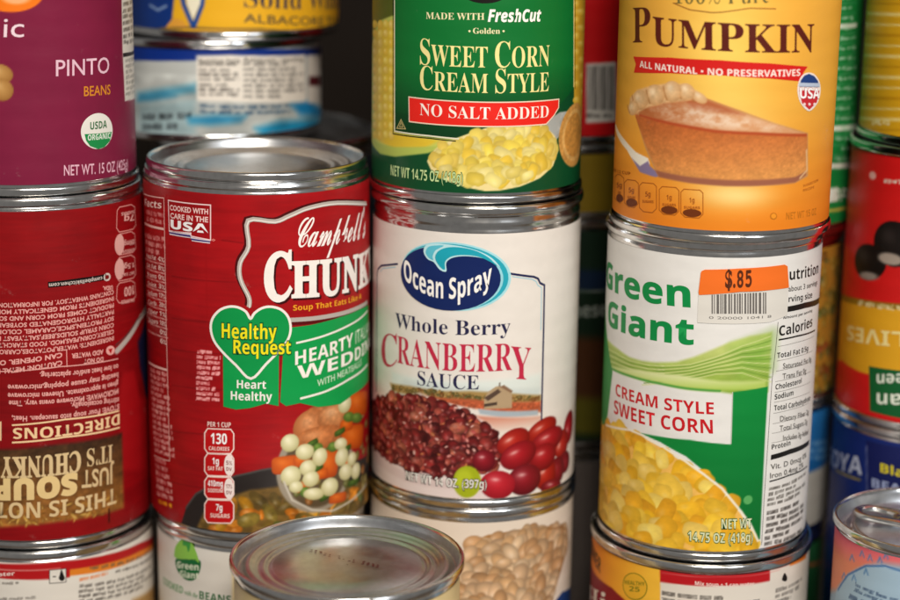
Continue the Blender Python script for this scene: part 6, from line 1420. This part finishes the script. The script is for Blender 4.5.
def print_shape(op, R, lab, can_o, subs):
    kind, name = op[0], op[1]; k = dict(op[-1])
    par = subs.get(k.get('under'), lab)
    lay = k.get('layer', 1)
    if kind == 'T':
        _, _, text, st, col, (bl, br, tl), _ = op
        bl, br, tl = map(np.array, (bl, br, tl))
        def put(w, layer, colour, nm):
            V, F = text_shape(text, st, w)
            s_, t_ = V[:, 0:1], V[:, 1:2]
            Q = bl + s_ * (br - bl) + t_ * (tl - bl)
            if 'arc' in k: Q[:, 1] += k['arc'] * 4 * (V[:, 0] * (1 - V[:, 0]))
            return wrap(nm, Q, F, R, layer, colour, par)
        w = k.get('w', 0)
        if 'outline' in k:
            oc, mm = k['outline']; hmm = np.linalg.norm(tl - bl)
            put(round(w + mm * .5 / hmm * cap(st), 3), lay - .5, oc, name)
        return put(w, lay, col, name)
    if kind == 'P':
        pts = op[3]
        if k.get('smooth'): pts = smooth_pts(pts, True, 4)
        V, F = pts, [tuple(range(len(pts)))]
    elif kind == 'L':
        cl = bool(k.get('closed')); V, F = ribbon(smooth_pts(op[3], cl, 4) if k.get('smooth') else op[3], op[4], cl)
    elif kind == 'E':
        c, r, t = map(np.array, op[3]); N = 40
        V = [tuple(c + (r - c) * math.cos(q * 2 * math.pi / N) + (t - c) * math.sin(q * 2 * math.pi / N)) for q in range(N)]
        F = [tuple(range(N))]
    o = wrap(name, V, F, R, lay, op[2], can_o if k.get('part') else par)
    if k.get('part'):
        o.location = lab.location; subs[name] = o
    return o

# ------------------------------------------------------------------ tin cans
def end_profile(rs, inner, h, depth):
    """double seam seen from outside and over its top, z=0 at the very end, growing inwards (negative)"""
    return [(rs - .0004, -h), (rs - .0001, -h + .0003), (rs, -h + .0008), (rs, -.0009), (rs - .0003, -.0003), (rs - .0008, 0), (rs - .0013, -.0002), (inner, -.0010)]

def build_can(key):
    d = CANS[key]; R, rs = d['R'], d['rim']; z0, z1 = d['z']; H = z1 - z0
    root = bpy.data.objects.new(d['name'], None); COL.objects.link(root)
    root.empty_display_size = .02
    root.location = (*d['pos'], z0)
    root['label'] = d['text']; root['category'] = d['cat']
    if d.get('group'): root['group'] = d['group']
    lb, lt = d['label'][0] - z0, d['label'][1] - z0
    Rb = R - .0002
    sh = .0031
    # wall with rolled beads just outside the label
    pr = [(rs - .0016, sh * .6), (min(rs - .0004, Rb), sh + .0002), (Rb - .0004, sh + .0007), (Rb, sh + .0013), (Rb, lb + .0002), (Rb - .0001, (lb + lt) / 2), (Rb, lt - .0002)]
    gap = (H - sh) - lt
    if gap > .004:      # a wide bare band: two shallow grooves
        for q in np.linspace(0, 1, 13)[1:-1]:
            pr.append((Rb - .00035 * (1 - math.cos(q * 4 * math.pi)) / 2 - .0006 * max(0, q - .75) * 4, lt + gap * q))
    pr += [(min(Rb - .0002, rs - .0002), H - sh - .0010), (min(Rb - .0005, rs - .0005), H - sh - .0003), (rs - .0016, H - sh * .6)]
    link_obj('body', lathe(pr), M_TIN, root)
    inner = rs - .0017
    top = [(r, H + z) for r, z in end_profile(rs, inner, sh, 0)]
    link_obj('rim', lathe(top), M_TIN, root)
    bot = [(r, -z) for r, z in end_profile(rs, inner, sh, 0)]
    link_obj('base_rim', lathe(bot[::-1]), M_TIN, root)
    dp = .0042 if not d.get('tab') else .0050
    lid = [(inner + .0001, H - .0008), (inner - .0004, H - .002), (inner - .0007, H - dp), (inner - .0012, H - dp - .0006), (inner - .0018, H - dp - .0004), (inner - .0023, H - dp + .0007)]
    r = inner - .0030; zb = H - dp + .0009
    lid += [(r, zb)]
    if not d.get('tab'):
        for k_, (rad, up_) in enumerate([(.88, .0007), (.79, -.0008), (.70, -.0008)]):
            rc = rad * inner
            lid += [(rc + .0014, zb), (rc + .0008, zb + up_ * .55), (rc + .0003, zb + up_), (rc - .0003, zb + up_), (rc - .0008, zb + up_ * .55), (rc - .0014, zb - .0001)]
            zb -= .00015
    else:
        for rad, up_ in [(.86, -.0006), (.80, .0004)]:
            rc = rad * inner
            lid += [(rc + .0011, zb), (rc + .0004, zb + up_), (rc - .0004, zb + up_), (rc - .0011, zb)]
    lid += [(inner * .4, zb), (.0002, zb + .0001)]
    link_obj('lid', lathe(lid[::-1]), M_LID, root)
    base = [(inner + .0001, .0008), (inner - .0007, .0042), (inner - .0020, .0036), (inner * .8, .0034), (inner * .76, .0041), (.0002, .0041)]
    link_obj('base', lathe(base), M_LID, root)
    ops = LABELS.get(key, dict(r=[('fill', '#4c4640')], v=[]))
    lab = link_obj('label', label_mesh(d, ops['r']), M_PRINT, root)
    lab.location = (0, 0, lb)
    subs = {}
    for op in ops['v']:
        print_shape(op, R, lab, root, subs)
    if d.get('tab'): ring_pull(root, inner, zb)
    if key == 'front': date_code(root, zb)
    return root

def date_code(root, z):
    """smudged ink-jet code, too faint to read, across the lid"""
    rs = random.Random(8); V, F = [], []
    for i in range(15):
        if i in (5, 10): continue
        for q in range(4):
            x = -.0125 + i * .0016 + rs.uniform(-.0002, .0002); y = .0120 - i * .0010 + (q - 1.5) * .00075 + (.0006 if i > 10 else 0)
            w, h = rs.uniform(.00022, .0005), rs.uniform(.00018, .0003); n = len(V)
            if rs.random() < .25: continue
            V += [(x - w, y - h, 0), (x + w, y - h, 0), (x + w, y + h, 0), (x - w, y + h, 0)]; F.append((n, n + 1, n + 2, n + 3))
    me = grid_mesh('date_code', np.array(V), np.array(F), False); set_ink(me, hexc('#5a2a28'))
    o = link_obj('date_code', me, M_PRINT, root); o.location = (0, 0, z + .00018)

def ring_pull(root, inner, z):
    """lever tab with finger hole and rivet"""
    def stadium(L0, L1, w, n=14):
        pts = []
        for q in range(n + 1):
            a = -math.pi / 2 + math.pi * q / n; pts.append((L1 + w * math.cos(a), w * math.sin(a)))
        for q in range(n + 1):
            a = math.pi / 2 + math.pi * q / n; pts.append((L0 + w * .82 * math.cos(a), w * .82 * math.sin(a)))
        return pts
    out = stadium(-.0150, .0040, .0078); hole = [(-.0125 + .0052 * math.cos(a) * (1.15 if math.cos(a) < 0 else 1.0), .0048 * math.sin(a)) for a in np.linspace(-math.pi / 2, 1.5 * math.pi, len(out), endpoint=False)]
    # order the hole to start on the same side as the outline
    ang = lambda p, c: math.atan2(p[1], p[0] - c)
    N = len(out)
    hole = [(-.0125 + .0050 * math.cos(ang(p, -.0125)), .0046 * math.sin(ang(p, -.0125))) for p in out]
    rings = []
    for t, zz in [(0, 0), (0, .0011), (.18, .0017), (.55, .0017), (.82, .0017), (1, .0011), (1, 0)]:
        rings.append([(o[0] * (1 - t) + h[0] * t, o[1] * (1 - t) + h[1] * t, zz) for o, h in zip(out, hole)])
    V = np.array(rings).reshape(-1, 3); n = len(rings)
    i, j = np.meshgrid(np.arange(n), np.arange(N), indexing='ij')
    a = i * N + j; b_ = i * N + (j + 1) % N; c = ((i + 1) % n) * N
    F = np.stack([a, b_, c + (j + 1) % N, c + j], -1).reshape(-1, 4)
    tb = link_obj('pull_tab', grid_mesh('pull_tab', V, F), M_TIN, root)
    tb.location = (-.004, .004, z + .0007); tb.rotation_euler = (math.radians(0), math.radians(2.5), math.radians(-22))
    rv = link_obj('rivet', lathe([(.0030, .0010), (.0029, .0019), (.0022, .0026), (.0010, .0029), (.0001, .0029)], 32), M_TIN, tb)
    rv.location = (.0045, 0, .0004)

# ------------------------------------------------------------------ the setting
def slab(name, lo, hi, mat):
    bm = bmesh.new(); bmesh.ops.create_cube(bm, size=1)
    for v in bm.verts: v.co = [lo[i] + (v.co[i] + .5) * (hi[i] - lo[i]) for i in range(3)]
    bmesh.ops.bevel(bm, geom=bm.edges[:], offset=.002, segments=2, affect='EDGES')
    me = bpy.data.meshes.new(name); bm.to_mesh(me); bm.free()
    o = link_obj(name, me, mat); o['kind'] = 'structure'; return o
slab('shelf', (-.60, .45, -.018), (.60, .999, 0), M_SHELF)
slab('back_wall', (-.60, 1.0, -.02), (.60, 1.02, .60), M_WALL)

for key in CANS:
    build_can(key)
